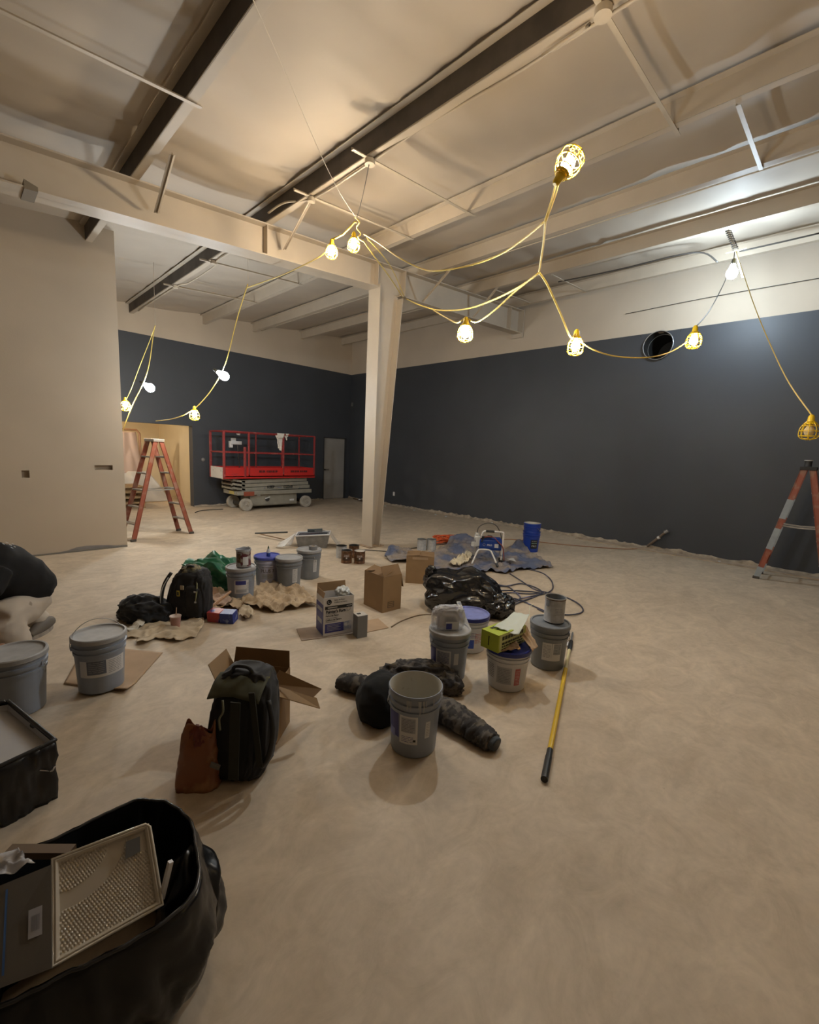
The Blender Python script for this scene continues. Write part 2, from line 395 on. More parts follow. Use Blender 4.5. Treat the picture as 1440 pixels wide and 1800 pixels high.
# flange braces from the beam to the purlins
def brace(name, label, pts, w=.055, m=m_steel, group='flange braces'):
    mb = MB(); mb.bar(pts[0], pts[1], w, .004, up=(0, 1, 0)); mb.bar(Vector(pts[0])+Vector((0, -.016, 0)), Vector(pts[1])+Vector((0, -.016, 0)), .004, .034, up=(0, 1, 0))
    return tag(mb.build(name, m), label, 'brace', group)
brace('flange_brace', 'slanted angle brace from beam foot up to the darkest upper-left purlin', [at_y(275, 374, 5.73), at_z(303, 272, purl_z(1.55)-.005)])
brace('flange_brace', 'slanted angle brace behind the beam under the upper-left purlin', [(1.66, 5.96, zb(1.7)+.02), (1.52, 6.6, purl_z(1.5)+.01)])
brace('flange_brace', 'slanted angle brace from beam foot to the purlin with conduit boxes', [at_y(500, 438, 5.73), at_z(546, 352, purl_z(3.05)-.005)])
brace('flange_brace', 'slanted angle brace on the beam right of the column', [(6.05, 5.74, zb(6.05)+.02), (6.05, 5.1, purl_z(6.0)+.01)])
brace('flange_brace', 'slanted angle brace on the beam close to the right wall', [(7.55, 5.74, zb(7.55)+.02), (7.55, 5.2, purl_z(7.5)+.01)])
# bridging angles between purlins
m_conduit = mat('conduit_paint', (.50, .43, .33), .45, var=.08, vscale=5)
def bridging(label, x0, x1, y, up=True, dy=0.0):
    mb = MB(); z0, z1 = purl_z(x0)-.012, purl_z(x1)-.012
    mb.bar((x0, y, z0), (x1, y+dy, z1), .035, .004); mb.bar((x0, y+.016, z0+.014), (x1, y+dy+.016, z1+.014), .004, .03)
    if up: mb.bar((x1-.06, y+dy, z1), (x1-.02, y+dy+.02, z1+.19), .03, .004)
    return tag(mb.build('bridging_angle', m_conduit), label, 'bracing', 'bridging angles between purlins')
bridging('thin angle running left from the upper-left purlin to the photo edge', -.3, 1.62, 4.15, False)
bridging('thin angle between lamp-hook purlin and the next, nearer the beam', 2.85, 4.75, 4.75)
bridging('thin angle from the conduit box over the hanging caged lamps', 2.85, 4.8, 3.72)
bridging('double angle from the topmost conduit box down to the third purlin', 2.95, 4.85, 1.46)
bridging('short angle between purlins above the right wall, upper right', 4.75, 6.1, 1.0)
bridging('angle crossing the far ceiling bay behind the beam', 2.9, 4.75, 7.6)
bridging('angle crossing the far ceiling bay close to the back wall', 2.9, 4.75, 9.3)
bridging('short angle crossing over the last bay beside the right wall', 7.6, 9.05, 4.1, False)
bridging('short angle in the last bay seen over the caged lamp by the column', 7.6, 9.05, 5.3, False)
# conduit with boxes under the third purlin
def conduit(label, pts, r=.012, m=m_conduit, boxes=()):
    t = thing('conduit', label, 'conduit', pts[0])
    o0 = Vector(pts[0]); MB().tube([Vector(p)-o0 for p in smooth_path(pts, 5)], r, 8).build('pipe', m, t, smooth='all')
    for b, R in boxes:
        MB().lathe([(R, 0), (R, .045), (R*.9, .05)], 20, Vector(b)-o0-Vector((0, 0, .05))).build('junction_box', m, t, smooth=True)
    return t
x3 = 3.03
conduit('painted conduit with round junction boxes clipped under the purlin', [(x3+.13, YF+.5, purl_z(x3)-.02), (x3+.10, 1.35, purl_z(x3)-.02), (x3+.07, 1.55, purl_z(x3)-.025), (x3+.15, 2.1, purl_z(x3)+.03), (x3+.09, 3.0, purl_z(x3)+.02), (x3+.06, 3.7, purl_z(x3)-.02), (x3+.06, 4.7, purl_z(x3)-.02), (x3-.04, 5.2, purl_z(x3)+.05), (x3-.04, 5.6, purl_z(x3)+.06)],
        boxes=[((x3+.04, 1.45, purl_z(x3)-.01), .055), ((x3+.04, 3.72, purl_z(x3)-.01), .05), ((x3+.04, 4.75, purl_z(x3)-.01), .04)])
conduit('painted conduit snaking under the far end of the third purlin', [(x3+.08, 6.1, purl_z(x3)-.03), (x3+.05, 7.3, purl_z(x3)-.03), (x3+.13, 7.7, purl_z(x3)-.02), (x3+.14, 8.8, purl_z(x3)-.02), (x3+.05, 9.3, purl_z(x3)-.03), (x3+.05, 11.6, purl_z(x3)-.03)],
        boxes=[((x3+.04, 6.15, purl_z(x3)-.01), .05), ((x3+.04, 7.5, purl_z(x3)-.01), .045), ((x3+.04, 9.2, purl_z(x3)-.01), .045)])
conduit('thin painted conduit beside the purlin in the far bay', [(6.14, 6.1, purl_z(6.0)+.02), (6.14, 11.9, purl_z(6.0)+.02)], .010)
conduit('thin painted conduit beside the far right purlin behind the column', [(7.66, 6.1, purl_z(7.5)+.02), (7.66, 9.0, purl_z(7.5)+.02)], .010)
conduit('thin painted conduit under the fourth purlin above the centre lamps', [(6.14, -2, purl_z(6.0)+.01), (6.14, 5.6, purl_z(6.0)+.01)], .009)
m_dkcable = mat('dark_cable', (.05, .045, .04), .5)
conduit('dark cable looping to the white lamp bracket at the right wall', [(8.05, 4.2, 4.93), (8.15, 3.2, 4.93), (8.2, 2.3, 4.95), (8.3, 1.95, 4.93), (8.32, 1.75, 4.75)], .012, m_dkcable)
conduit('thin grey cable strung high along the right wall', [at_x(1100, 552, XR-.03), at_x(1240, 524, XR-.03), at_x(1440, 489, XR-.03), (XR-.03, -2, 4.58)], .006, m_dkcable)
conduit('dark conduit leaving the white lamp bracket to the right edge', [at_x(1300, 442, 8.6), at_x(1380, 424, 8.7), at_x(1440, 410, 8.8)], .012, m_dkcable)
conduit('grey cable along the top of the right wall near the lamp', [at_x(1200, 434, 9.3), at_x(1290, 428, 9.3), at_x(1440, 395, 9.3)], .006, m_dkcable)
# strut with the coil carrying the white lamp
st = thing('lamp_bracket', 'hanging strut bracket with coiled wire above the white bulb', 'bracket', (8.3, 1.72, 4.72))
p = at_t(1280, 405, 8.9); q = at_t(1294, 440, 8.75); o0 = Vector((8.3, 1.72, 4.72))
MB().bar(p-o0, q-o0, .035, .03).build('strut', m_conduit, st)
cp = []
for k in range(60):
    t = k/59; c = p.lerp(q, t)-o0; cp.append(c + Vector((math.cos(k*1.1)*.035, math.sin(k*1.1)*.035, 0)))
MB().tube(cp, .006, 6).build('coil', m_dkcable, st, smooth='all')
MB().bar(q-o0-Vector((0, .12, 0)), q-o0+Vector((0, .12, 0)), .02, .02).build('cross_bar', m_conduit, st)
mb = MB(); a = at_t(1294, 442, 8.75)-o0; b = at_t(1306, 488, 8.75)-o0; mb.bar(a, b, .02, .012); mb.build('pale_strip', m_conduit, st)
# round duct in the right wall
m_galv = mat('galvanised', (.42, .42, .42), .35, .85, var=.15, vscale=20)
m_dark = mat('duct_dark', (.03, .028, .026), .6)
dt = thing('round_duct', 'round dark duct mouth with metal rim high in the slate wall', 'duct', (XR, DUCT.y, DUCT.z))
RYm = RY(PI/2)
MB().lathe([(DR-.004, -.05), (DR-.004, .9)], 40, axis=RYm, capb=False, capt=True).build('duct_liner', m_dark, dt, smooth=True)
MB().tube([(-.045, (DR-.002)*math.cos(a*PI/24), (DR-.002)*math.sin(a*PI/24)) for a in range(48)], .008, 8, closed=True).lathe([(DR, -.045), (DR, .02)], 40, axis=RYm, capb=False, capt=False).build('rim', m_galv, dt, smooth=True)
MB().tube([(.22, (DR-.012)*math.cos(a*PI/24), (DR-.012)*math.sin(a*PI/24)) for a in range(48)], .006, 6, closed=True).build('inner_band', m_galv, dt, smooth=True)
# small wall fittings
m_white = mat('white_plastic', (.7, .69, .66), .4)
o = at_x(692.5, 868, XR-.006); tag(MB().box(o, (.012, .075, .12), bev=.003).build('outlet_cover', m_white), 'small white outlet cover low on the slate wall beside the column', 'outlet')
o = at_x(619, 711, XR-.006); tag(MB().box(o, (.012, .1, .12), bev=.003).build('wall_plate', mat('plate_grey', (.15, .15, .155), .4)), 'grey plate high on the right wall next to the far corner', 'wall plate')
o = at_y(357, 808, YB-.01); tag(MB().lathe([(.05, 0), (.045, .02), (.02, .03)], 16, o, axis=RX(PI/2)).build('wall_plate', mat('plate_grey2', (.2, .19, .18), .4)), 'small round fitting on the slate back wall left of the lift', 'wall plate')
pt = thing('pipe_stub', 'short bent pipe stub with a valve sticking out of the right wall foot', 'pipe', (XR, 2.9, 0))
a0 = at_x(1138, 960, XR-.05); a1 = at_x(1158, 945, XR-.08); a2 = at_x(1172, 934, XR-.1); o0 = Vector((XR, 2.9, 0))
MB().tube([a0-o0, a1-o0, a2-o0], .022, 10).build('pipe', mat('pipe_dull', (.22, .17, .13), .5, .4), pt, smooth=True)
MB().lathe([(.035, -.04), (.035, .03)], 14, a2-o0, axis=RX(.9)).build('valve', m_galv, pt, smooth=True)
MB().lathe([(.03, -.02), (.03, .02)], 14, a1-o0, axis=RX(.9)).build('coupling', m_white, pt, smooth=True)
# ------------------------------------------------------------------ string lights
m_yel = mat('yellow_guard', (.80, .55, .02), .35, subs=0)
m_cord = mat('yellow_cord', (.66, .50, .13), .5)
m_socket = mat('socket_dark', (.06, .055, .04), .5)
def bulb_mat(name, col, e):
    return mat(name, (.9, .88, .8), .4, emit=col, estr=e)
mb_warm = bulb_mat('bulb_warm', BULB_WARM, BULB_E); mb_cool = bulb_mat('bulb_cool', BULB_COOL, BULB_E); mb_white = bulb_mat('bulb_white', (.70, .86, 1.0), BULB_E*.62); mb_key = bulb_mat('bulb_key', BULB_COOL, BULB_E*2.0); mb_fill = bulb_mat('bulb_fill', BULB_WARM, BULB_E*.2)
mb_gold = bulb_mat('bulb_gold', (1, .66, .3), BULB_E*.35)
m_bulboff = mat('bulb_off', (.75, .62, .35), .3)
def caged_lamp(label, p, bulb, axis=(0, 0, -1), caged=True, R=.068, Hc=.155, group='string lamps', bs=1.0):
    p = Vector(p); t = thing('string_lamp', label, 'lamp', p, group=group)
    d = Vector(axis).normalized(); q = Vector((0, 0, -1)).rotation_difference(d).to_matrix()
    # socket above, bulb centre at the origin
    MB().lathe([(.012, .135), (.022, .12), (.026, .085), (.03, .06)], 16, axis=q).build('socket', m_yel if caged else m_socket, t, smooth=True)
    MB().lathe([(r_*bs, (z_-.062)*bs+.062) for r_, z_ in [(.004, .062), (.016, .055), (.022, .035), (.036, .01), (.038, -.01), (.030, -.032), (.012, -.045), (.003, -.047)]], 18, axis=q).build('bulb', bulb, t, smooth='all')
    if caged:
        mb = MB()
        def rr(s): # profile radius along the cage 0 top .. 1 bottom
            return R*(.45 + .55*math.sin(min(1, s*1.9)*PI/2)) * (1 if s < .72 else math.sqrt(max(0.03, 1-((s-.72)/.285)**2)))
        for k in range(8):
            a = 2*PI*k/8; mb.tube([q @ Vector((rr(s/10)*math.cos(a), rr(s/10)*math.sin(a), .075 - Hc*s/10)) for s in range(11)], .0036, 5)
        for s in (0, .22, .5, .78, .95):
            r = rr(s); mb.tube([q @ Vector((r*math.cos(2*PI*k/18), r*math.sin(2*PI*k/18), .075-Hc*s)) for k in range(18)], .0034, 5, closed=True)
        mb.lathe([(.03, .062), (R*.55, .07), (R*.6, .055)], 18, axis=q, capb=False, capt=False)
        mb.build('cage', m_yel, t, smooth='all')
    return t
LP = dict(a=at_t(622, 430, 5.9), b=at_t(583, 442, 6.0), c=at_t(998, 290, 3.4), d=at_t(818, 585, 4.3), e=at_t(1012, 608, 4.3), f=at_t(1288, 472, 8.6),
          g=at_t(1220, 598, 5.3), h=at_t(1423, 757, 5.2), i=at_t(388, 657, 8.2), j=at_t(342, 728, 8.4), k=at_t(258, 678, 9.3), l=at_t(220.5, 712, 9.4))
caged_lamp('lit yellow-caged lamp hanging straight below the purlin hook, right one of the close pair', LP['a'], mb_warm)
caged_lamp('lit yellow-caged lamp left one of the close pair over the beam', LP['b'], mb_warm)
caged_lamp('largest and highest lit yellow-caged lamp, tied near the ceiling at upper right', LP['c'], mb_warm, R=.075, Hc=.17, axis=(.42, -.30, .85))
caged_lamp('lit yellow-caged lamp with cool white glow hanging right of the column', LP['d'], mb_key)
caged_lamp('lit warm caged lamp on the lower end of the forked cord, left of the duct', LP['e'], mb_warm)
caged_lamp('bare cool white bulb hanging from the bracket at the top of the right wall', LP['f'], mb_white, caged=False, bs=1.9)
caged_lamp('dim golden caged lamp just right of the round duct', LP['g'], mb_gold)
caged_lamp('unlit yellow-caged lamp hanging above the right ladder', LP['h'], m_bulboff)
caged_lamp('cool white lamp on the slanting cord right of the left pair', LP['i'], bulb_mat('bulb_white2', BULB_COOL, BULB_E*.4), axis=(.6, -.6, -.5), caged=False, bs=1.9)
caged_lamp('lit warm caged lamp at the lowest point of the slanting cord above the lift rails', LP['j'], mb_warm, R=.08, Hc=.18)
caged_lamp('cool white lamp halfway up the cord near the partition corner', LP['k'], bulb_mat('bulb_white2', BULB_COOL, BULB_E*.4), axis=(.6, -.6, -.5), caged=False, bs=1.9)
caged_lamp('warm caged lamp touching the partition corner, leftmost of the string', LP['l'], mb_warm, R=.08, Hc=.18)
def cord(label, pts, r=.007, name='power_cord', m=m_cord, k=6, cat='cord'):
    return tag(MB().tube(smooth_path(pts, k), r, 6).build(name, m, smooth='all'), label, cat, 'cords of the light string')
A = at_t
hook = Vector((3.06, 3.72, purl_z(3.03)-.06))
def up(p, z=None): return Vector((p.x, p.y, (ceil_z(p.x)-.06) if z is None else z))
cord('thin hanging wire from the purlin box down to the close pair of lamps', [hook, hook.lerp(A(627, 385, 5.9), .5)+Vector((.01, 0, 0)), A(627, 385, 5.9)], .004, 'hanging_wire', m_dkcable)
cord('short yellow cord joining the close pair of caged lamps', [LP['b']+Vector((0, 0, .13)), A(603, 412, 5.97), A(624, 390, 5.9), A(626, 392, 5.9)], .011, k=2)
cord('knotted yellow cord loop beside the close pair of lamps', [A(624, 382, 5.88), A(632, 390, 5.85), A(627, 400, 5.9), A(634, 410, 5.9), A(630, 418, 5.9), A(640, 425, 5.9)], .008)
cord('yellow cord sagging from the left caged lamp towards the slanting cord', [LP['b']+Vector((0, 0, .1)), A(568, 447, 6.2), A(530, 468, 6.6), A(495, 484, 7.0), A(462, 496, 7.4), A(434, 506, 7.8)], .008)
cord('yellow cord slanting past two lamps before the back wall, its end curving left', [A(436, 500, 7.8), A(433, 508, 7.8), A(417, 560, 8.0), A(396, 640, 8.15), A(372, 685, 8.3), A(347, 714, 8.42), A(336, 722, 8.45), A(322, 730, 8.45), A(300, 737, 8.55), A(274, 740, 8.7)], .008)
cord('faint wire holding the slanting cord from the ceiling', [up(A(436, 500, 7.8)), A(436, 500, 7.8)], .002, 'hanging_wire', m_ceil)
cord('yellow cord dropping past the partition corner', [A(273, 572, 9.4), A(270, 585, 9.4), A(263, 635, 9.3), A(254, 668, 9.3), A(236, 706, 9.4), A(222, 740, 9.5), A(216, 757, 9.6)], .008)
cord('faint wire holding the left cords from the ceiling near the partition', [up(A(273, 572, 9.4)), A(273, 574, 9.4)], .003, 'hanging_wire', m_ceil)
cord('thin cord slanting to the leftmost warm lamp', [A(272, 574, 9.45), A(266, 592, 9.6), A(247, 640, 9.5), A(232, 680, 9.4), A(222, 702, 9.4)], .006)
cord('thin pale wire rising from the close pair of lamps to the upper ceiling', [A(628, 385, 5.9), A(601, 345, 5.0), A(570, 285, 4.5), A(528, 190, 4.05), A(485, 90, 3.7), A(445, 0, 3.5), A(430, -45, 3.42)], .003, 'hanging_wire', mat('pale_wire', (.6, .52, .4), .5))
cord('doubled yellow cord hanging from the highest caged lamp', [A(1004, 258, 3.35), A(997, 275, 3.38), A(986, 305, 3.4), A(975, 345, 3.5), A(960, 388, 3.6)], .008)
cord('second strand of the doubled cord under the highest caged lamp', [A(980, 305, 3.42), A(972, 345, 3.52), A(957, 392, 3.6)], .007)
cord('single yellow cord between the two knots of the forked string', [A(959, 388, 3.6), A(955, 430, 3.75), A(948, 478, 3.9)], .007)
cord('yellow cord sagging from the upper knot to the close pair of lamps', [A(957, 390, 3.6), A(925, 417, 3.8), A(880, 447, 4.1), A(825, 467, 4.4), A(770, 476, 4.7), A(740, 472, 4.95), A(700, 452, 5.2), A(662, 425, 5.65), A(640, 412, 5.9)], .007)
cord('yellow cord sagging from the lower knot to the tie on the column', [A(948, 479, 3.9), A(915, 503, 4.2), A(870, 526, 4.6), A(820, 543, 5.1), A(770, 545, 5.9), A(735, 535, 7.0), A(714, 525, 8.15)], .008)
cord('yellow cord looping down to the cool lamp right of the column', [A(947, 480, 3.9), A(905, 513, 4.1), A(870, 545, 4.2), A(838, 566, 4.28), LP['d']+Vector((0, 0, .125)), A(803, 567, 4.4), A(780, 556, 4.8), A(762, 545, 5.2)], .007)
cord('pale cord running from the close pair of lamps to the column tie', [A(640, 425, 5.9), A(662, 456, 6.2), A(685, 487, 7.1), A(709, 524, 8.15)], .007)
cord('second pale cord beside it running to the column tie', [A(645, 418, 5.9), A(672, 448, 6.2), A(692, 478, 7.2), A(711, 522, 8.15)], .006)
cord('yellow cord from the lower knot to the warm lamp left of the duct', [A(948, 479, 3.9), A(962, 500, 3.95), A(985, 550, 4.1), A(1003, 592, 4.25), LP['e']+Vector((0, 0, .125))], .008)
cord('cord sagging past the duct between two caged lamps', [LP['e']+Vector((.02, 0, .06)), A(1040, 613, 4.4), A(1075, 625, 4.55), A(1115, 629, 4.7), A(1150, 627, 4.85), A(1180, 618, 5.1), A(1205, 603, 5.3)], .006)
cord('grey cord from the bare white bulb down to the golden lamp', [LP['f']+Vector((0, 0, .1)), A(1272, 500, 7.8), A(1248, 545, 6.6), LP['g']+Vector((0, 0, .12))], .006, m=m_dkcable)
cord('grey cord from the bare white bulb down to the unlit lamp', [A(1294, 442, 8.7), A(1310, 490, 8.0), A(1335, 560, 7.2), A(1380, 660, 6.1), LP['h']+Vector((0, 0, .13))], .006, m=m_cord)
cord('short wire holding the bare white bulb below its bracket', [A(1292, 441, 8.7), LP['f']+Vector((0, 0, .12))], .006, m=m_dkcable)

# unseen lamps: one inside the side room, an added fill lamp behind the camera
caged_lamp('caged lamp hanging inside the side room beyond the opening, out of the photo', (2.1, 13.3, 2.35), bulb_mat('bulb_hall', BULB_WARM, BULB_E*1.8))
caged_lamp('added caged fill lamp hanging behind the photographer, over the open floor', (3.6, -1.6, 3.0), mb_fill)
cord('cord of the side room lamp, out of the photo', [(2.1, 13.3, 2.71), (2.1, 13.3, 2.47)], .006, k=1)
cord('cord of the added fill lamp behind the photographer, out of the photo', [(3.6, -1.6, ceil_z(3.6)-.05), (3.6, -1.6, 3.13)], .006, k=1)
# ------------------------------------------------------------------ buckets and cans
m_grey = mat('bucket_grey', (.25, .28, .335), .42, var=.06, vscale=9)
m_greyD = mat('bucket_grey_dark', (.20, .215, .235), .45, var=.08, vscale=9)
m_lidg = mat('lid_grey', (.36, .36, .36), .5, var=.12, vscale=14)
m_bwhite = mat('bucket_white', (.62, .62, .64), .4, var=.04)
m_binner = mat('bucket_inner', (.50, .48, .42), .55, col2=(.30, .27, .2), thresh=(.62, .72), vscale=14)
m_blue = mat('lid_blue', (.02, .03, .20), .35)
m_lblue = mat('lid_blue_dusty', (.20, .23, .50), .5, var=.25, vscale=12)
m_bblue = mat('bucket_blue', (.012, .05, .36), .35, var=.05)
m_label = mat('label_white', (.60, .60, .60), .45)
m_labgrey = mat('label_grey', (.38, .39, .42), .5)
m_navy = mat('print_navy', (.03, .035, .20), .45)
m_black = mat('print_black', (.012, .012, .013), .45)
m_ink = mat('print_ink', (.17, .17, .19), .5)
m_red = mat('print_red', (.45, .12, .12), .5)
m_wire = mat('steel_wire', (.55, .55, .55), .3, .9)
def bprof(r0, r1, h):
    k = lambda z: r0 + (r1-r0)*z/h
    return k, [(r0-.008, 0), (r0, .006), (k(h*.70), h*.70), (k(h*.70)+.006, h*.705), (k(h*.76)+.006, h*.755), (k(h*.76), h*.76), (k(h*.80), h*.80), (k(h*.8)+.009, h*.805),
               (k(h*.86)+.009, h*.86), (k(h*.86), h*.865), (r1, h-.014), (r1+.006, h-.012), (r1+.006, h)]
def onbk(r, a0, z0):
    def f(co):
        rr = r(z0+co.y) + .0012 + co.z; a = a0 + co.x/rr
        return Vector((rr*math.cos(a), rr*math.sin(a), z0+co.y))
    return f
def patch(name, m, par, rf, ac, zc, w_, h_, off=.0, n=14):
    mb = MB(); n = n or 14
    def f(u, v):
        z = zc + (v-.5)*h_; r = rf(z)+.0008+off; a = ac + (u-.5)*w_/r
        return Vector((r*math.cos(a), r*math.sin(a), z))
    mb.grid(n, 3, f); return mb.build(name, m, par, smooth='all')
def lines(par, rf, ac, zc, w_, rows, dz, m=None, off=.0006, seed=1, th=.0028, name='printed_lines'):
    rnd = random.Random(seed); mb = MB()
    for i in range(rows):
        z = zc - i*dz; x = -w_/2
        while x < w_/2-.004:
            l = rnd.uniform(.015, .05); l = min(l, w_/2-x)
            def f(u, v, x=x, l=l, z=z):
                zz = z+(v-.5)*th; r = rf(zz)+.0008+off; a = ac + (x+u*l)/r
                return Vector((r*math.cos(a), r*math.sin(a), zz))
            mb.grid(2, 1, f); x += l+rnd.uniform(.003, .007)
    return mb.build(name, m or m_ink, par)
def bucket(label, px, py, h=.365, r0=.13, r1=.150, body=None, lid=None, handle=None, name='paint_bucket', z0=0.0, group=None, rz=None, open_=False, pos=None, rimm=None):
    if pos is None:
        p = at_z(px, py, z0); d = Vector((p.x, p.y, 0)).normalized(); pos = p + d*r0*.97; pos.z = z0
    pos = Vector(pos); t = thing(name, label, 'bucket', pos, group=group)
    rf, pr = bprof(r0, r1, h); body = body or m_grey
    if open_:
        inner = [(r1-.001, h), (r1-.004, h-.004), (rf(h*.5)-.004, h*.5), (r0-.004, .008)]
        MB().lathe(pr + [(r1+.004, h+.003), (r1, h+.003)], 48, capt=False).build('body', body, t, smooth=True)
        MB().lathe(inner + [(.001, .007)], 48, capb=False, capt=False).lathe([(r1, h+.003), (r1-.001, h)], 48, capb=False, capt=False).build('inside', m_binner, t, smooth=True)
    else:
        MB().lathe(pr, 48).build('body', body, t, smooth=True)
        if lid:
            MB().lathe([(r1+.007, h-.022), (r1+.011, h-.02), (r1+.011, h+.006), (r1+.006, h+.012), (r1-.004, h+.012), (r1-.009, h+.002), (r1-.02, h), (.02, h+.001)], 48, capb=False).build('lid', lid, t, smooth=True)
    cam_a = math.atan2(-pos.y, -pos.x)
    hz = h*.83; er = rf(hz)+.004
    if handle is not None:
        sw, side = handle        # swing angle of the bail (0 hanging straight forward-down), pivot axis angle relative to camera side
        ax = cam_a + side; X = Vector((math.cos(ax), math.sin(ax), 0)); Y = Vector((-math.sin(ax), math.cos(ax), 0))
        pts = []
        for k in range(17):
            a = PI*k/16; rr = er+.012
            pts.append(X*rr*math.cos(a) + (Y*math.cos(sw) + Vector((0, 0, 1))*math.sin(sw))*rr*1.02*math.sin(a) + Vector((0, 0, hz)))
        MB().tube(pts, .0026, 6).build('handle', m_wire, t, smooth='all')
        for s in (-1, 1): MB().lathe([(.014, 0), (.014, .012), (.006, .014)], 12, X*s*(er-.002)+Vector((0, 0, hz)), axis=Vector((0, 0, 1)).rotation_difference(X*s).to_matrix()).build('handle_ear', body, t, smooth=True)
    return t, rf, cam_a, h
# nearest open bucket
t, rf, ca, h = bucket('open grey bucket with a cream inside, nearest to the camera, on the camouflage jacket', 725, 1334, h=.375, open_=True, handle=(-.95, 1.9))
patch('label', m_label, t, rf, ca-.22, .175, .105, .17); patch('label', m_navy, t, rf, ca-.95, .19, .085, .15)
patch('print', m_labgrey, t, rf, ca-.23, .205, .085, .09, .0006); lines(t, rf, ca-.23, .24, .075, 9, .009, seed=3, off=.0012)
lines(t, rf, ca-.26, .135, .07, 4, .010, m_navy, seed=4); patch('label', m_label, t, rf, ca+.58, .175, .03, .10)
lines(t, rf, ca+.58, .21, .022, 8, .010, seed=5, th=.002); patch('print', m_black, t, rf, ca+.04, .115, .014, .014, .0006)
patch('print', m_lblue, t, rf, ca-1.05, .13, .05, .05, .0006)
# drips of paint below the rim
rnd = random.Random(7); mb = MB()
for k in range(26):
    a = rnd.uniform(0, 2*PI); l = rnd.uniform(.02, .09); w_ = rnd.uniform(.004, .012); z1 = .362
    def f(u, v, a=a, l=l, w_=w_, z1=z1):
        z = z1 - l*v; r = rf(z)+.0105*(1 if z > .29 else .75); aa = a + (u-.5)*w_*(1-.5*v)/r
        return Vector((r*math.cos(aa), r*math.sin(aa), z))
    mb.grid(1, 5, f)
mb.build('paint_drips', m_lidg, t)['kind'] = 'stuff'
# bucket with plastic wrapped pack
t, rf, ca, h = bucket('grey bucket topped with clear plastic wrapped trays, just behind the nearest open bucket', 786, 1200, lid=m_lidg, handle=(-1.1, 2.2), h=.37)
patch('label', m_label, t, rf, ca-.30, .17, .12, .17); patch('label', m_navy, t, rf, ca-1.0, .19, .07, .14)
patch('print', m_labgrey, t, rf, ca-.30, .20, .10, .09, .0006); lines(t, rf, ca-.30, .235, .09, 9, .010, m_navy, seed=8, off=.0012); patch('label', m_label, t, rf, ca+.42, .19, .036, .09)
TB2 = (t.location.copy(), h)
# white bucket with brush
t, rf, ca, h = bucket('white bucket with dusty blue lid and a taping knife, beside the black bag', 823, 1149, h=.31, r1=.157, body=m_bwhite, lid=m_lblue, r0=.135)
MB().lathe([(.1695, h-.02), (.1695, h+.004), (.166, h+.010)], 48, capb=False, capt=False).build('lid_rim', m_blue, t, smooth=True)
patch('label', mat('label_blue', (.02, .07, .40), .45), t, rf, ca+.05, .09, .075, .08); lines(t, rf, ca+.65, .18, .09, 7, .013, m_red, seed=9, th=.005); lines(t, rf, ca+.1, .19, .09, 4, .013, m_navy, seed=10, th=.004)
TB3 = (t.location.copy(), h)
# white bucket carrying the green box
t, rf, ca, h = bucket('white bucket with navy rim carrying the lime green box and torn brown paper', 888, 1217, h=.30, r1=.157, body=m_bwhite, r0=.135, lid=m_blue)
patch('label', m_labgrey, t, rf, ca-.12, .13, .11, .13, 0); lines(t, rf, ca-.12, .178, .09, 9, .012, m_ink, seed=11, th=.003)
patch('label', m_red, t, rf, ca+.56, .125, .042, .13, 0); lines(t, rf, ca+.56, .17, .03, 9, .012, m_label, seed=12, th=.002); lines(t, rf, ca-1.0, .19, .10, 8, .014, m_ink, seed=13, th=.005)
TB4 = (t.location.copy(), h)
# dark grey bucket under the can
t, rf, ca, h = bucket('dark grey bucket with a can standing on its lid, left of yellow pole', 960, 1179, body=m_greyD, lid=m_greyD, h=.36, handle=(-1.15, 1.3))
patch('label', m_label, t, rf, ca-.05, .165, .075, .15); patch('label', m_label, t, rf, ca+.50, .165, .075, .15); patch('print', m_greyD, t, rf, ca+.52, .19, .06, .09, .0006)
lines(t, rf, ca-.05, .22, .06, 11, .010, seed=14, th=.003); lines(t, rf, ca+.5, .225, .055, 9, .010, m_label, seed=15, th=.002, off=.0012)
TB5 = (t.location.copy(), h)
# cluster behind
t, rf, ca, h = bucket('grey bucket with navy and white label carrying the messy paint can', 424, 1058, lid=m_lidg, h=.36, handle=(-1.2, .9))
patch('label', m_label, t, rf, ca+.05, .17, .15, .15); patch('print', m_navy, t, rf, ca-.02, .215, .11, .045, .0006); patch('print', m_bwhite, t, rf, ca-.02, .155, .07, .010, .0008)
patch('print', m_labgrey, t, rf, ca+.02, .125, .11, .035, .0006); lines(t, rf, ca+.62, .215, .06, 8, .012, seed=16)
TB430 = (t.location.copy(), h)
t, rf, ca, h = bucket('lavender-white bucket with a blue lid and a small squeeze bottle on top', 470, 1032, body=mat('bucket_lavender', (.42, .43, .55), .45, var=.08), lid=mat('lid_blue2', (.07, .09, .42), .4, var=.2), h=.355, handle=(-1.15, -.9))
text_part('lettering', 'PLUS 3', .055, m_ink, t, onbk(rf, ca+.02, .20), bold=.002); lines(t, rf, ca, .245, .13, 1, .01, m_ink, seed=17, th=.008); patch('label', m_labgrey, t, rf, ca, .135, .13, .06, 0)
lines(t, rf, ca, .155, .11, 5, .010, seed=18); TB465 = (t.location.copy(), h)
t, rf, ca, h = bucket('plain grey lidded bucket with one tall white label behind the drop cloth', 508, 1037, lid=m_lidg, h=.365, handle=(-1.2, 2.0), body=m_greyD)
patch('label', m_label, t, rf, ca+.52, .17, .065, .17); lines(t, rf, ca+.52, .24, .05, 12, .012, seed=19, th=.003)
t, rf, ca, h = bucket('grey lidded bucket with a roll of tape on top, rearmost of the bucket cluster', 543, 1019, lid=m_lidg, h=.37, handle=(-1.2, .4), body=m_greyD)
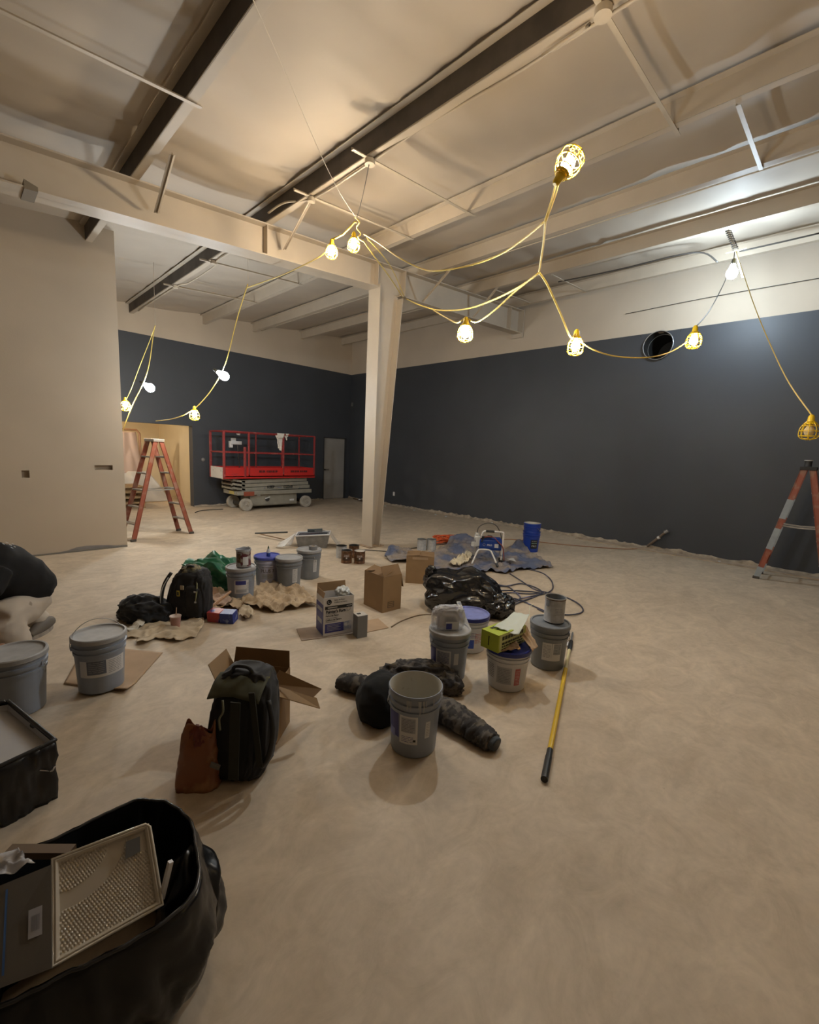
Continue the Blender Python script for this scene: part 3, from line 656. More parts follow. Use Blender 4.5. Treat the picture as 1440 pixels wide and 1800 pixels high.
patch('label', m_label, t, rf, ca+.58, .18, .05, .16); lines(t, rf, ca+.58, .24, .04, 12, .011, seed=20, th=.003); TB540 = (t.location.copy(), h)
# left bucket on cardboard
t, rf, ca, h = bucket('grey lidded bucket with raised wire handle alone on flat cardboard at left', 180, 1219, lid=m_lidg, h=.372, handle=(1.05, 1.75), z0=.012)
patch('label', m_label, t, rf, ca+.12, .18, .29, .115); patch('print', mat('print_slate', (.12, .14, .19), .5), t, rf, ca-.18, .19, .11, .095, .0006, 0)
lines(t, rf, ca-.18, .225, .09, 6, .013, m_labgrey, seed=21, off=.0012, th=.0025); lines(t, rf, ca+.62, .225, .09, 8, .012, seed=22, th=.003)
t, rf, ca, h = bucket('grey lidded bucket at the left edge under the hand of the crouching painter', 36, 1262, lid=m_lidg, h=.37, handle=(-1.1, .9))
TLB = (t.location.copy(), h)
# nested blue buckets by the wall
t, rf, ca, h = bucket('lower of two nested bright blue buckets near the right wall', 932, 971, body=m_bblue, open_=True, h=.37)
patch('label', m_black, t, rf, ca+.45, .15, .13, .16, 0)
for s_, z_, q in (('PRO', .115, .05),): text_part('lettering', s_, q, m_lidg, t, onbk(rf, ca+.45, z_), depth=.0008, bold=.001)
lines(t, rf, ca+.45, .205, .10, 1, .01, m_lidg, seed=36, th=.010); lines(t, rf, ca+.45, .17, .10, 1, .01, mat('print_green', (.25, .4, .35), .5), seed=30, th=.014); TBB = t.location.copy()
t, rf, ca, h = bucket('upper of two nested bright blue buckets near the right wall', 0, 0, body=m_bblue, open_=True, pos=TBB+Vector((0, 0, .15)), handle=(-.7, .6), r0=.125, r1=.148)
# gallon cans
m_tin = mat('tin', (.42, .42, .41), .35, .75, var=.12, vscale=20)
m_tinpaint = mat('tin_grey_paint', (.42, .42, .42), .5, var=.2, vscale=25)
m_brownlab = mat('can_brown', (.10, .045, .02), .4, col2=(.20, .10, .05), thresh=(.5, .62), vscale=30)
def can(label, px, py, body, h=.19, r=.083, z0=0.0, open_=True, inner=None, band=None, pos=None, handle=True, side=1.4, group=None):
    if pos is None:
        p = at_z(px, py, z0); d = Vector((p.x, p.y, 0)).normalized(); pos = p + d*r*.97; pos.z = z0
    pos = Vector(pos); t = thing('paint_can', label, 'can', pos, group=group); ca = math.atan2(-pos.y, -pos.x)
    MB().lathe([(r-.003, 0), (r, .003), (r-.002, .006), (r-.002, h-.008), (r+.002, h-.006), (r+.002, h)], 36, capt=False).build('body', body, t, smooth=True)
    if open_:
        MB().lathe([(r-.006, h-.001), (r-.007, h-.012), (r-.005, h*.35), (.001, h*.35-.004)], 36, capb=False, capt=False).build('inside', inner or m_tin, t, smooth=True)
    else:
        MB().lathe([(r-.01, h-.003), (r-.012, h-.004), (.001, h-.004)], 36, capb=False, capt=False).build('lid', inner or m_tin, t, smooth=True)
    MB().lathe([(r+.002, h), (r+.0035, h+.002), (r-.004, h+.002), (r-.006, h-.001)], 36, capb=False, capt=False).build('rim', band or m_tin, t, smooth=True)
    if handle:
        X = Vector((math.cos(ca+side), math.sin(ca+side), 0)); Y = Vector((-math.sin(ca+side), math.cos(ca+side), 0))
        pts = [X*(r+.004)*math.cos(PI*k/12) + (Y*.5+Vector((0, 0, -.86)))*(r+.006)*math.sin(PI*k/12) + Vector((0, 0, h*.78)) + (Y*.03*math.sin(PI*k/12)) for k in range(13)]
        pts = [Vector((p.x, p.y, p.z)) * 1.0 for p in pts]
        for p in pts:
            rr = math.hypot(p.x, p.y)
            if rr < r+.004: p.x *= (r+.004)/max(rr, .01); p.y *= (r+.004)/max(rr, .01)
        MB().tube(pts, .0018, 5).build('handle', m_wire, t, smooth='all')
    return t, (lambda z: r), ca
t, rf, ca = can('open brown-labelled can with a light lid, front right of the four by the column', 632, 992, m_brownlab, open_=False, inner=mat('lid_cream', (.62, .58, .5), .5), group='cans in front of the column')
patch('label', mat('brown_band', (.05, .025, .015), .5), t, rf, ca, .07, .12, .05); patch('print', m_label, t, rf, ca, .085, .02, .02, .001); lines(t, rf, ca, .13, .08, 3, .012, m_label, seed=31, th=.004)
t, rf, ca = can('brown-labelled can with a dark open top, front left of the four by the column', 609, 991, m_brownlab, inner=m_dark, group='cans in front of the column')
patch('label', mat('brown_band', (.05, .025, .015), .5), t, rf, ca, .07, .12, .05); patch('print', m_label, t, rf, ca, .085, .02, .02, .001); lines(t, rf, ca, .13, .08, 3, .012, m_label, seed=32, th=.004)
t, rf, ca = can('dark brown can at the back right of the four by the column', 622, 981, m_brownlab, inner=m_dark, band=m_dark, group='cans in front of the column')
t, rf, ca = can('bare metal can with dark rim, back left of the four by the column', 600, 982, m_tinpaint, inner=m_dark, band=m_dark, group='cans in front of the column')
t, rf, ca = can('left of two bare metal cans standing behind the blue tarpaulin', 741, 968, m_tinpaint, inner=m_tin, group='bare cans by the tarpaulin')
t, rf, ca = can('right of two bare metal cans standing behind the blue tarpaulin', 758, 968, m_tinpaint, inner=m_tin, group='bare cans by the tarpaulin')
# can on bucket 5
pp = TB5[0]+Vector((math.sin(YAW+PI/2)*.035+.02, math.cos(YAW+PI/2)*.035+.02, TB5[1]+.012))
t, rf, ca = can('tall grey paint-coated can standing on the dark grey bucket lid', 0, 0, mat('can_light', (.42, .42, .43), .5, var=.15, vscale=30), h=.20, pos=pp, inner=m_greyD, handle=False)
patch('print', m_greyD, t, rf, ca-.75, .155, .035, .05, .0006); patch('print', mat('band_brown', (.16, .11, .08), .6), t, rf, ca+.2, .192, .2, .010, .0006, 20); lines(t, rf, ca+.4, .12, .06, 5, .012, seed=34, th=.002)
# messy can on the label bucket
pp = TB430[0]+Vector((0, 0, TB430[1]+.012)) + rt0*.03
t, rf, ca = can('paint-smeared can with a torn top standing on the navy-labelled bucket', 0, 0, mat('can_stained', (.30, .28, .26), .5, col2=(.10, .02, .025), thresh=(.5, .56), vscale=16), h=.19, r=.078, pos=pp, inner=m_labgrey, handle=False)
patch('label', m_label, t, rf, ca+.3, .07, .06, .09); patch('label', m_brownlab, t, rf, ca-.7, .10, .05, .1)
mb = MB()
for k in range(28):
    a = 2*PI*k/28; z = .19+.018*abs(ns((k*.7, 0, 0), 1, 3)); r = .079
    a2 = 2*PI*(k+1)/28; z2 = .19+.018*abs(ns(((k+1)*.7, 0, 0), 1, 3))
    mb.bm.faces.new([mb.bm.verts.new(q) for q in ((r*math.cos(a), r*math.sin(a), .17), (r*math.cos(a2), r*math.sin(a2), .17), (1.06*r*math.cos(a2), 1.06*r*math.sin(a2), z2), (1.06*r*math.cos(a), 1.06*r*math.sin(a), z))])
mb.build('torn_rim', m_labgrey, t)
# small things on lids
def on_lid(T, dx, dy=0.0): return T[0] + rt0*dx + Vector((fw.x, fw.y, 0)).normalized()*dy + Vector((0, 0, T[1]+.002))
t = thing('tape_roll', 'grey roll of tape lying on the rearmost grey bucket', 'tape', on_lid(TB540, .05))
MB().lathe([(.028, 0), (.055, 0), (.055, .048), (.028, .048), (.028, 0)], 30, capb=False, capt=False).build('tape', mat('tape_grey', (.22, .22, .22), .5), t, smooth=True)
MB().lathe([(.0265, .001), (.0285, .001), (.0285, .047), (.0265, .047), (.0265, .001)], 30, capb=False, capt=False).build('cardboard_core', mat('card_core', (.45, .36, .26), .8), t, smooth=True)
t = thing('squeeze_bottle', 'small blue and white squeeze bottle standing on the blue bucket lid', 'bottle', on_lid(TB465, .02, -.02))
MB().lathe([(.021, 0), (.023, .004), (.023, .062), (.018, .072)], 20).build('body', mat('bottle_blue', (.03, .07, .28), .35), t, smooth=True)
MB().lathe([(.0235, .045), (.0235, .068), (.016, .08), (.012, .098)], 20, capb=False).build('shoulder', m_bwhite, t, smooth=True)
MB().lathe([(.010, .096), (.009, .108), (.004, .13)], 14).build('nozzle', mat('nozzle_green', (.05, .10, .06), .4), t, smooth=True)
# putty knife on the white bucket
t = thing('putty_knife', 'long-handled taping knife lying across the dusty blue lid', 'knife', on_lid(TB3, 0))
a = at_z(806, 1058, .40)-t.location; b = at_z(823, 1102, .325)-t.location
MB().bar(a, a.lerp(b, .45), .035, .012).build('handle', mat('knife_handle', (.42, .42, .40), .5, col2=(.2, .22, .26), thresh=(.5, .55), vscale=30), t)
MB().bar(a.lerp(b, .45), b, .03, .004).bar(b, b+Vector((.01, -.01, -.06)), .03, .004).build('blade', m_wire, t)
# plastic wrapped pack
m_clear = mat('clear_wrap', (.80, .80, .84), .18, alpha=.42, spec=.8, bump=.8, bscale=22)
t = thing('wrapped_trays', 'clear plastic wrapped stack of white trays on the grey bucket', 'package', on_lid(TB2, -.02))
t.rotation_euler.z = -YAW+.15
def wrap(u, v, sx, sy, sz, seed):
    a = 2*PI*u; b_ = PI*(v-.5); e = .35
    cx = math.copysign(abs(math.cos(a))**e, math.cos(a)); sy_ = math.copysign(abs(math.sin(a))**e, math.sin(a)); cb = abs(math.cos(b_))**e; sb = math.copysign(abs(math.sin(b_))**e, math.sin(b_))
    p = Vector((sx*cx*cb, sy*sy_*cb, sz*sb)); n_ = .03*ridge(p, 18, seed)+.022*ridge(p, 40, seed); return p*(1+n_*6) + Vector((0, 0, sz))
mb = MB(); bmesh.ops.create_icosphere(mb.bm, subdivisions=5, radius=1.0)
for v in mb.bm.verts:
    d = v.co.normalized(); g = lambda c_: math.copysign(abs(c_)**.5, c_); k_ = .014*(ridge(d, 2.6, 2)+.6*ridge(d, 6, 5)+.4*ridge(d, 13, 8)); v.co = Vector((g(d.x)*.115, g(d.y)*.036, max(-.082, g(d.z)*.088)))+d*k_*.7+Vector((0, 0, .083))
mb.build('wrapping', m_clear, t, smooth='all')
mb = MB()
for k in range(4): mb.box((0.0, -.02+.013*k, .085), (.165, .003, .14), RY(.03*k))
mb.build('trays', mat('tray_clearish', (.45, .43, .43), .4), t)
MB().box((.02, -.056, .045), (.10, .002, .06)).build('paper_label', m_label, t); MB().box((-.005, -.0575, .04), (.045, .001, .045)).build('label_print', m_navy, t)
# lime box, sheet and brown paper on bucket 4
m_lime = mat('lime_card', (.42, .50, .05), .5); m_limeD = mat('lime_print_black', (.03, .035, .01), .5); m_limeP = mat('lime_pale', (.62, .66, .28), .5)
fl_ = Vector((fw.x, fw.y, 0)).normalized()
def basis(p00, p10, p01, p11): return [Vector(q) for q in (p00, p10, p01, p11)]
t = thing('lime_box', 'lime green carton lying on the navy-rimmed white bucket', 'box', TB4[0]+Vector((0, 0, TB4[1]+.013)))
o0 = t.location
zb_, zt_ = o0.z+.002, o0.z+.132
A_ = at_z(845, 1135, zb_); A_ = Vector((A_.x, A_.y, zb_)); Bq = at_z(876, 1149, zb_)
dirw = (Bq-A_).normalized(); wd = .155; dirl = Vector((-dirw.y, dirw.x, 0)); ln = .33
if dirl.dot(fl_) < 0: dirl = -dirl
c = [A_, A_+dirw*wd, A_+dirw*wd+dirl*ln, A_+dirl*ln]
MB().hexa([q-o0 for q in c]+[q-o0+Vector((0, 0, .130)) for q in c]).build('carton', m_lime, t)
def quad(pts, name, m, par, o0, thick=.0012):
    P = [Vector(p)-o0 for p in pts]; n = (P[1]-P[0]).cross(P[3]-P[0]).normalized()
    mb = MB(); mb.hexa(P + [p+n*thick for p in P]); return mb.build(name, m, par)
side = lambda u, z: c[1]+dirl*ln*u+Vector((0, 0, z))+dirw*.001
for (u0, u1, z0_, z1_) in ((.04, .96, .004, .126),): quad([side(u0, z0_), side(u1, z0_), side(u1, z1_), side(u0, z1_)], 'side_print', m_limeP, t, o0, -.0008)
mb = MB(); rnd = random.Random(5)
for (z_, hh) in ((.098, .028), (.058, .016), (.036, .010), (.016, .008)):
    u = .12
    while u < .9:
        l = rnd.uniform(.04, .10); a = side(u, z_)+dirw*.0012-o0; b = side(min(.92, u+l), z_)+dirw*.0012-o0; mb.bar(a, b, .0008, hh); u += l+.02
mb.build('side_lettering', m_limeD, t)
e0 = A_+dirw*wd*.45-dirl*.001-o0; MB().bar(e0+Vector((0, 0, .03)), e0+Vector((0, 0, .10)), .008, .001).build('end_print', m_limeD, t)
tp = lambda u, v: A_+dirw*wd*u+dirl*ln*v+Vector((0, 0, .1307)); quad([tp(.42, .25), tp(.52, .25), tp(.52, .95), tp(.42, .95)], 'slot', m_black, t, o0, .0006); quad([tp(.16, .18), tp(.32, .18), tp(.32, .36), tp(.16, .36)], 'top_print', m_limeD, t, o0, .0005)
# white sheet hanging over the carton
def draped(name, label, cat, pts3, m, n=14, amp=.006, seed=1, thick=.0015, sc=9):
    P = [Vector(p) for p in pts3]; o0 = P[0]
    mb = MB(); mb.grid(n, n, lambda u, v: P[0].lerp(P[1], u).lerp(P[3].lerp(P[2], u), v) - o0 + Vector((0, 0, 1))*amp*ridge((u*1.3, v*1.3, 0), sc/3, seed) + Vector((1, 0, 0))*amp*ns((u, v, 2), sc/2, seed))
    o = mb.build(name, m, smooth='all', solid=thick, loc=o0); return tag(o, label, cat)
m_sheet = mat('white_plastic_sheet', (.62, .66, .58), .4)
zt2 = zt_+.012
draped('plastic_sheet', 'crumpled white plastic sheet draped over the lime green carton', 'sheet', [at_z(868, 1103, zt2), at_z(912, 1118, zt2-.03), at_z(931, 1082, zt2+.02), at_z(903, 1078, zt2)], m_sheet, amp=.012, sc=6)
m_kraft = mat('kraft_paper', (.42, .28, .16), .75, var=.12, vscale=10)
draped('brown_paper', 'torn strip of brown paper hanging off the navy-rimmed bucket', 'paper', [at_z(908, 1105, .40), at_z(926, 1100, .42), at_z(946, 1138, .33), at_z(936, 1146, .32)], m_kraft, amp=.010, sc=6, seed=4)
draped('brown_paper', 'crushed brown paper lying inside the navy rim under the lime carton', 'paper', [at_z(880, 1146, .318), at_z(916, 1143, .318), at_z(908, 1130, .345), at_z(886, 1128, .335)], m_kraft, amp=.015, sc=9, seed=6)
tag(MB().tube([at_z(930, 1095, .40), at_z(931, 1066, .47), at_z(938, 1062, .48)], .0025, 6).build('wire_hook', mat('cream_wire', (.7, .68, .5), .5)), 'thin cream wire hook rising from the torn brown paper', 'wire')
# yellow extension pole
t = thing('extension_pole', 'yellow extension pole with black grip lying on the floor', 'pole', at_z(958, 1372))
a = at_z(957, 1370, .02)-t.location; b = at_z(1007, 1112, .02)-t.location; m_yp = mat('pole_yellow', (.72, .47, .03), .35)
L_ = lambda s: a.lerp(b, s)
# positions along the pole measured by length
MB().tube([L_(0), L_(.09), L_(.0905), L_(.12)], [.019, .019, .017, .017], 16).build('grip', m_black, t, smooth=True)
MB().tube([L_(.12), L_(.62)], .0155, 16).build('outer_tube', m_yp, t, smooth=True)
MB().tube([L_(.62), L_(.80)], .0125, 16).build('inner_tube', mat('pole_cream', (.70, .62, .35), .4), t, smooth=True)
MB().tube([L_(.80), L_(.815), L_(.89), L_(.90)], [.014, .020, .020, .013], 16).build('lock_collar', m_black, t, smooth=True)
MB().tube([L_(.90), L_(.985), L_(1)], [.011, .011, .007], 12).build('threaded_tip', m_wire, t, smooth=True)
draped('paper_scrap', 'small white scrap lying behind the tip of the yellow pole', 'scrap', [at_z(990, 1134, .012), at_z(1003, 1137, .01), at_z(1001, 1129, .03), at_z(992, 1124, .02)], m_label, n=5, amp=.004)
# ------------------------------------------------------------------ boxes
m_card = mat('cardboard', (.30, .19, .095), .8, var=.07, vscale=7)
m_cardI = mat('cardboard_inside', (.22, .13, .06), .85, var=.08, vscale=7)
m_cardL = mat('cardboard_light', (.42, .29, .18), .8, var=.08, vscale=6)
def open_box(label, c, rz, sx, sy, sz, flaps, m=m_card, mi=m_cardI, name='cardboard_box', th=.005):
    """flaps: dict side -> (angle from vertical outward, length)"""
    t = thing(name, label, 'box', c, rz)
    mb = MB()
    for s in (-1, 1):
        mb.box((s*(sx/2-th/2), 0, sz/2), (th, sy, sz)); mb.box((0, s*(sy/2-th/2), sz/2), (sx-2*th, th, sz))
    mb.box((0, 0, th/2), (sx-2*th, sy-2*th, th)); mb.build('walls', m, t)
    for sd, (ang, L) in flaps.items():
        ax, s = sd[0], (1 if sd[1] == '+' else -1)
        n = Vector((s, 0, 0)) if ax == 'x' else Vector((0, s, 0)); w_ = sy if ax == 'x' else sx; tn = Vector((0, 1, 0)) if ax == 'x' else Vector((1, 0, 0))
        half = sx/2 if ax == 'x' else sy/2; base = n*(half-th/2) + Vector((0, 0, sz)); d = n*math.sin(ang)+Vector((0, 0, math.cos(ang)))
        q = [base-tn*w_*.49, base+tn*w_*.49, base+tn*w_*.47+d*L, base-tn*w_*.47+d*L]; nn = d.cross(tn)*th*.8
        mb = MB(); mb.hexa(q+[p+nn for p in q]); mb.build('flap', mi if ang < .3 else m, t)
    return t
def floor_c(px, py, z=0): return at_z(px, py, z)
# square brown box by the tarp (seen face on)
p = floor_c(738, 1024); p2 = floor_c(713, 1025); w_ = .36
t = open_box('square brown box with its top closed, standing between the tarpaulin and the black bag', floor_c(738, 1027)+fl_*.17, -YAW-.05, .36, .30, .36, {'x+': (-1.5, .17), 'x-': (-1.5, .17), 'y+': (-1.53, .15), 'y-': (-1.53, .15)})
MB().box((0, -.152, .335), (.20, .001, .03)).build('tape', m_cardL, t)
# tall open brown box
c0 = at_z(672, 1078); c1 = at_z(636, 1060); c2 = at_z(697, 1062)
ex = (c1-c0); ey = (c2-c0); lx, ly = ex.length, ey.length
rz = math.atan2(ex.y, ex.x)
ctr = c0 + ex.normalized()*.17 + Vector((-math.sin(rz), math.cos(rz), 0))*(.125 if Vector((-math.sin(rz), math.cos(rz), 0)).dot(ey) > 0 else -.125)
sgn = '+' if Vector((-math.sin(rz), math.cos(rz), 0)).dot(ey) > 0 else '-'
opp = '-' if sgn == '+' else '+'
t = open_box('tall open brown box with crushed top flaps, beside the rags box', ctr, rz, .34, .25, .385, {'x-': (-.55, .12), 'x+': (-1.35, .12), 'y'+opp: (-1.2, .13), 'y'+sgn: (2.9, .15)})
mb = MB(); yy = -.07 if opp == '-' else .07
s_ = -1
for k in range(4): mb.box((-.1705, yy*.2, .045+.02*k), (.001, .075, .004))
for k in (-1, 1): mb.box((-.1705, yy*.2+k*.04, .075), (.001, .004, .065))
mb.build('box_print', m_black, t)
draped('rag', 'pale crumpled cloth inside the top of the tall open brown box', 'rag', [ctr+Vector((-.08, -.06, .37)), ctr+Vector((.08, -.08, .375)), ctr+Vector((.09, .07, .38)), ctr+Vector((-.07, .08, .375))], mat('rag_pale', (.62, .52, .42), .9), amp=.02, sc=9)
# painter's rags box
m_boxw = mat('box_white', (.60, .58, .57), .6, var=.03); m_boxs = mat('box_side', (.17, .16, .24), .6)
c0 = at_z(568, 1119, .012); c1 = at_z(636, 1107, .012); ex = (c1-c0).normalized(); W_ = .29; D_ = .20; H_ = .355
rz = math.atan2(ex.y, ex.x); ctr = c0 + ex*W_/2 + Vector((-ex.y, ex.x, 0))*D_/2
t = open_box('white and navy box of cleaning cloths with its top torn open, standing on cardboard', ctr, rz, W_, D_, H_, {'y+': (.05, .085), 'x-': (-.25, .05)}, m=m_boxw, mi=m_card, name='rags_box')
MB().box((-W_/2-.0008, 0, H_*.42), (.0012, D_*.96, H_*.80)).build('side_print', m_navy, t); MB().box((-W_/2-.0012, .0, H_*.66), (.0008, D_*.7, H_*.10)).box((-W_/2-.0012, 0, H_*.35), (.0008, D_*.6, H_*.12)).build('side_print', m_labgrey, t)
yf = -D_/2-.0008
def ft(co): return Vector((co.x, yf-.0006-co.z, co.y))
def ftt(dx, dz): return lambda co: Vector((co.x+dx, yf-.0008-co.z, co.y+dz))
MB().box((0, yf, H_*.735), (W_*.90, .001, .03)).build('black_band', m_black, t)
MB().box((-.04, yf, .068), (W_*.62, .001, .085)).build('navy_panel', m_navy, t)
MB().prism([(.05, .026), (.125, .026), (.125, .118), (.04, .108)], 0, .001, fn=lambda c_: Vector((c_.x, yf-c_.z*.5, c_.y))).build('photo_panel', mat('box_photo', (.30, .33, .42), .5, col2=(.55, .55, .58), thresh=(.45, .6), vscale=30), t)
MB().lathe([(.001, 0), (.024, 0), (.024, .001), (.001, .001)], 28, (-.093, yf, H_*.885), axis=RX(PI/2)).build('round_logo', m_black, t)
MB().tube([(-.093+.011*math.cos(2+k*.35), yf-.0015, H_*.885+.011*math.sin(2+k*.35)) for k in range(12)], .002, 5).build('round_logo_mark', m_boxw, t)
text_part('lettering', "Painter's Rags", .040, m_black, t, ftt(-.125, .222), bold=.0012, align='LEFT', space=.88)
text_part('lettering', 'Premium Grade Wiping Cloths', .0135, m_ink, t, ftt(-.125, .247), align='LEFT')
for s_, z_, q in (('Paños de Pintor', .185, .022), ('Chiffons de Peintre', .145, .022)): text_part('lettering', s_, q, m_black, t, ftt(-.125, z_), bold=.0006, align='LEFT', space=.9)
for z_ in (.203, .163, .127): MB().box((-.07, yf-.0012, z_), (.11, .0005, .0035)).build('printed_line', m_ink, t)
text_part('lettering', 'Paños de Pintor', .016, m_black, t, ftt(-.045, H_*.92), align='LEFT', bold=.0004); text_part('lettering', 'Chiffons de Peintre', .016, m_black, t, ftt(-.045, H_*.86), align='LEFT', bold=.0004)
mb = MB()
for k in range(5): mb.box((-.045-.01*(k % 2), yf-.0012, .098-.013*k), (.13-.02*(k % 2), .0005, .003))
mb.build('panel_lines', m_labgrey, t)
MB().tube([(.095+.018*math.cos(k*PI/12), yf-.0008, .232+.018*math.sin(k*PI/12)) for k in range(24)], .0012, 5, closed=True).build('round_seal', m_ink, t)
MB().box((-.06, yf-.001, H_*.735), (.09, .0006, .008)).box((.10, yf-.001, H_*.74), (.05, .0006, .006)).build('band_print', m_boxw, t)
# crumpled bag stuffed in its top
def blob(name, label, cat, c, rz, ax, seed, amp, sc, m, sub=5, flat=0.0, pw=1.0, group=None, shape=None, smooth='all', parent=None, f2=.22, f3=.06):
    mb = MB(); bmesh.ops.create_icosphere(mb.bm, subdivisions=sub, radius=1.0)
    for v in mb.bm.verts:
        d = v.co.normalized(); q = Vector((math.copysign(abs(d.x)**pw, d.x)*ax[0], math.copysign(abs(d.y)**pw, d.y)*ax[1], math.copysign(abs(d.z)**pw, d.z)*ax[2]))
        n = amp*(ridge(d, sc, seed)*.65 + f2*ridge(d, sc*2.1, seed+5) + f3*ridge(d, sc*4.3, seed+9)) - amp*.5
        q = q + d*n
        if shape: q = shape(q, d)
        q.z = max(q.z, -ax[2]*flat) + ax[2]*flat
        v.co = q
    o = mb.build(name, m, parent, smooth=smooth, loc=c, rz=rz)
    if label: tag(o, label, cat, group)
    return o
m_bagwhite = mat('bag_translucent', (.60, .62, .60), .3, var=.2, vscale=14)
blob('plastic_bag', 'crumpled clear white plastic bag stuffed in the top of the rags box', 'bag', t.location+ex*.07+Vector((0, 0, H_-.03)), 0, (.07, .06, .055), 3, .03, 2.6, m_bagwhite, sub=4, flat=.6)
# grey carton beside it
c0 = at_z(628, 1123); c1 = at_z(648, 1119)
ex2 = (c1-c0).normalized(); rz = math.atan2(ex2.y, ex2.x)
t = thing('grey_carton', 'small grey square carton with a hole in its lid, in front of the rags box', 'box', c0+ex2*.05+Vector((-ex2.y, ex2.x, 0))*.05, rz)
MB().box((0, 0, .105), (.10, .10, .21), bev=.002).build('carton', mat('carton_grey', (.20, .205, .22), .6, var=.05), t)
MB().box((0, 0, .2105), (.098, .098, .001)).build('top_face', mat('carton_top', (.55, .52, .47), .6), t); MB().box((-.012, .01, .2115), (.035, .03, .001)).build('hole', m_dark, t)
# flat cardboard pieces
def plate(label, pts, th=.006, m=m_cardL, name='cardboard_sheet', cat='cardboard', z=0.0):
    P = [at_z(x, y, z) for x, y in pts]; o0 = P[0].copy()
    return tag(MB().prism([((q-o0).x, (q-o0).y) for q in P], 0, th).build(name, m, loc=o0), label, cat)
plate('flat cardboard sheet under the rags box', [(521, 1106), (583, 1100), (640, 1106), (634, 1113), (530, 1127)], m=mat('card_dusty', (.33, .25, .19), .85, var=.12))
plate('flat cardboard sheet poking out behind the small grey carton', [(640, 1092), (665, 1088), (683, 1104), (645, 1112), (638, 1104)])
def curled():
    P = [at_z(x, y) for x, y in [(150, 1135), (286, 1148), (223, 1219), (112, 1203)]]; o0 = P[0].copy()
    mb = MB(); mb.grid(24, 24, lambda u, v: P[0].lerp(P[1], u).lerp(P[3].lerp(P[2], u), v)-o0+Vector((0, 0, .004+.03*max(0, v-.8)*5*max(0, u-.55)*2.2)))
    return tag(mb.build('cardboard_sheet', m_cardL, smooth='all', solid=.005, loc=o0), 'flat cardboard sheet with a lifted corner under the lone bucket at left', 'cardboard')
curled()
# open box with flaps behind the olive backpack
c0 = at_z(412, 1345); t = open_box('open brown box with wide flaps behind the dark green backpack', c0+fl_*.30, -YAW-.08, .36, .22, .36, {'y+': (.15, .1), 'x-': (.45, .10)})
o0 = t.location; Rinv = RZ(-t.rotation_euler.z)
def flapq(pts, nm, m):
    P = [Rinv @ (at_z(x, y, z)-o0) for x, y, z in pts]; n = (P[1]-P[0]).cross(P[3]-P[0]).normalized()*.005
    mb = MB(); mb.hexa(P+[p_+n for p_ in P]); mb.build(nm, m, t)
flapq([(476, 1202, .37), (492, 1178, .43), (566, 1211, .28), (551, 1226, .26)], 'flap', m_cardI)
flapq([(478, 1196, .37), (477, 1222, .36), (562, 1246, .06), (556, 1228, .12)], 'flap', m_card)
flapq([(455, 1205, .37), (476, 1196, .40), (478, 1300, .10), (462, 1305, .08)], 'flap', m_card)
# ------------------------------------------------------------------ soft things
m_bagblack = mat('bag_black', (.008, .008, .009), .15, spec=.8, bump=.8, bscale=11)
c = at_z(812, 1072)+fl_*.02
def bagshape(q, d):
    q = q.copy(); q.z *= 1 - .25*max(0, q.x/.45)**1.5 if q.x > 0 else 1
    if d.x < -.3 and d.z > .2: q += Vector((-.06, 0, .05))*(-d.x-.3)*1.4
    return q
tb = blob('trash_bag', 'full black trash bag lying between the brown box and the white bucket', 'bag', c, -YAW-.12, (.42, .30, .30), 11, .09, 1.35, m_bagblack, sub=6, flat=.55, shape=bagshape)
blob('bag_corner', None, None, (.36, -.12, .0), .4, (.20, .15, .14), 21, .06, 2.0, m_bagblack, sub=5, flat=.8, parent=tb)
blob('bag_neck', None, None, (-.36, .02, .28), 0, (.06, .05, .09), 22, .04, 2.0, m_bagblack, sub=4, flat=1.0, parent=tb)
# cloths
def cloth(label, pts, m, h=.03, sc=5.0, seed=1, name='drop_cloth', cat='cloth', base=.006, seg=5, edge=True, group=None, extra=None):
    P = [at_z(x, y) for x, y in pts]; o0 = P[0].copy(); poly = [((q-o0).x, (q-o0).y) for q in P]
    def fn(co):
        r = ridge((co.x+o0.x, co.y+o0.y, 0), sc, seed); r2 = ridge((co.x, co.y, 1), sc*2.1, seed+3)
        w1 = ns((co.x, co.y, 3), sc*.8, seed+6)
        z = base + h*(.75*max(0, r-.2)**1.3 + .55*max(0, r2-.2)**1.2 + .18*max(0, ridge((co.x, co.y, 5), sc*4.2, seed+5)-.1))
        if extra: z += extra(co.x+o0.x, co.y+o0.y)
        return (co.x+.02*w1, co.y+.02*ns((co.x, co.y, 7), sc*.8, seed+8), z)
    mb = MB().sheet(poly, seg, fn)
    return tag(mb.build(name, m, smooth='all', solid=.003, loc=o0), label, cat, group)
m_canvas = mat('canvas', (.46, .35, .23), .9, var=.10, vscale=5)
m_canvas2 = mat('canvas_pale', (.52, .43, .31), .9, var=.15, vscale=6)
cloth('wrinkled beige drop cloth spread in front of the plain grey bucket', [(425, 1062), (440, 1043), (470, 1030), (500, 1034), (520, 1036), (535, 1044), (548, 1055), (558, 1066), (530, 1072), (500, 1076), (478, 1079), (450, 1072), (430, 1074)], m_canvas, h=.085, sc=6.5, seed=3, seg=8)
cloth('beige drop cloth fold under the navy-labelled bucket', [(352, 1040), (385, 1040), (405, 1052), (432, 1060), (428, 1076), (400, 1070), (372, 1076), (350, 1078), (346, 1060)], m_canvas, h=.07, sc=5, seed=8, seg=5)
cloth('small beige rag crumpled on the floor right of the detergent-coloured carton', [(418, 1080), (430, 1070), (444, 1076), (447, 1086), (436, 1093), (422, 1090)], m_canvas2, h=.07, sc=9, seed=12, seg=4, name='rag', cat='rag')
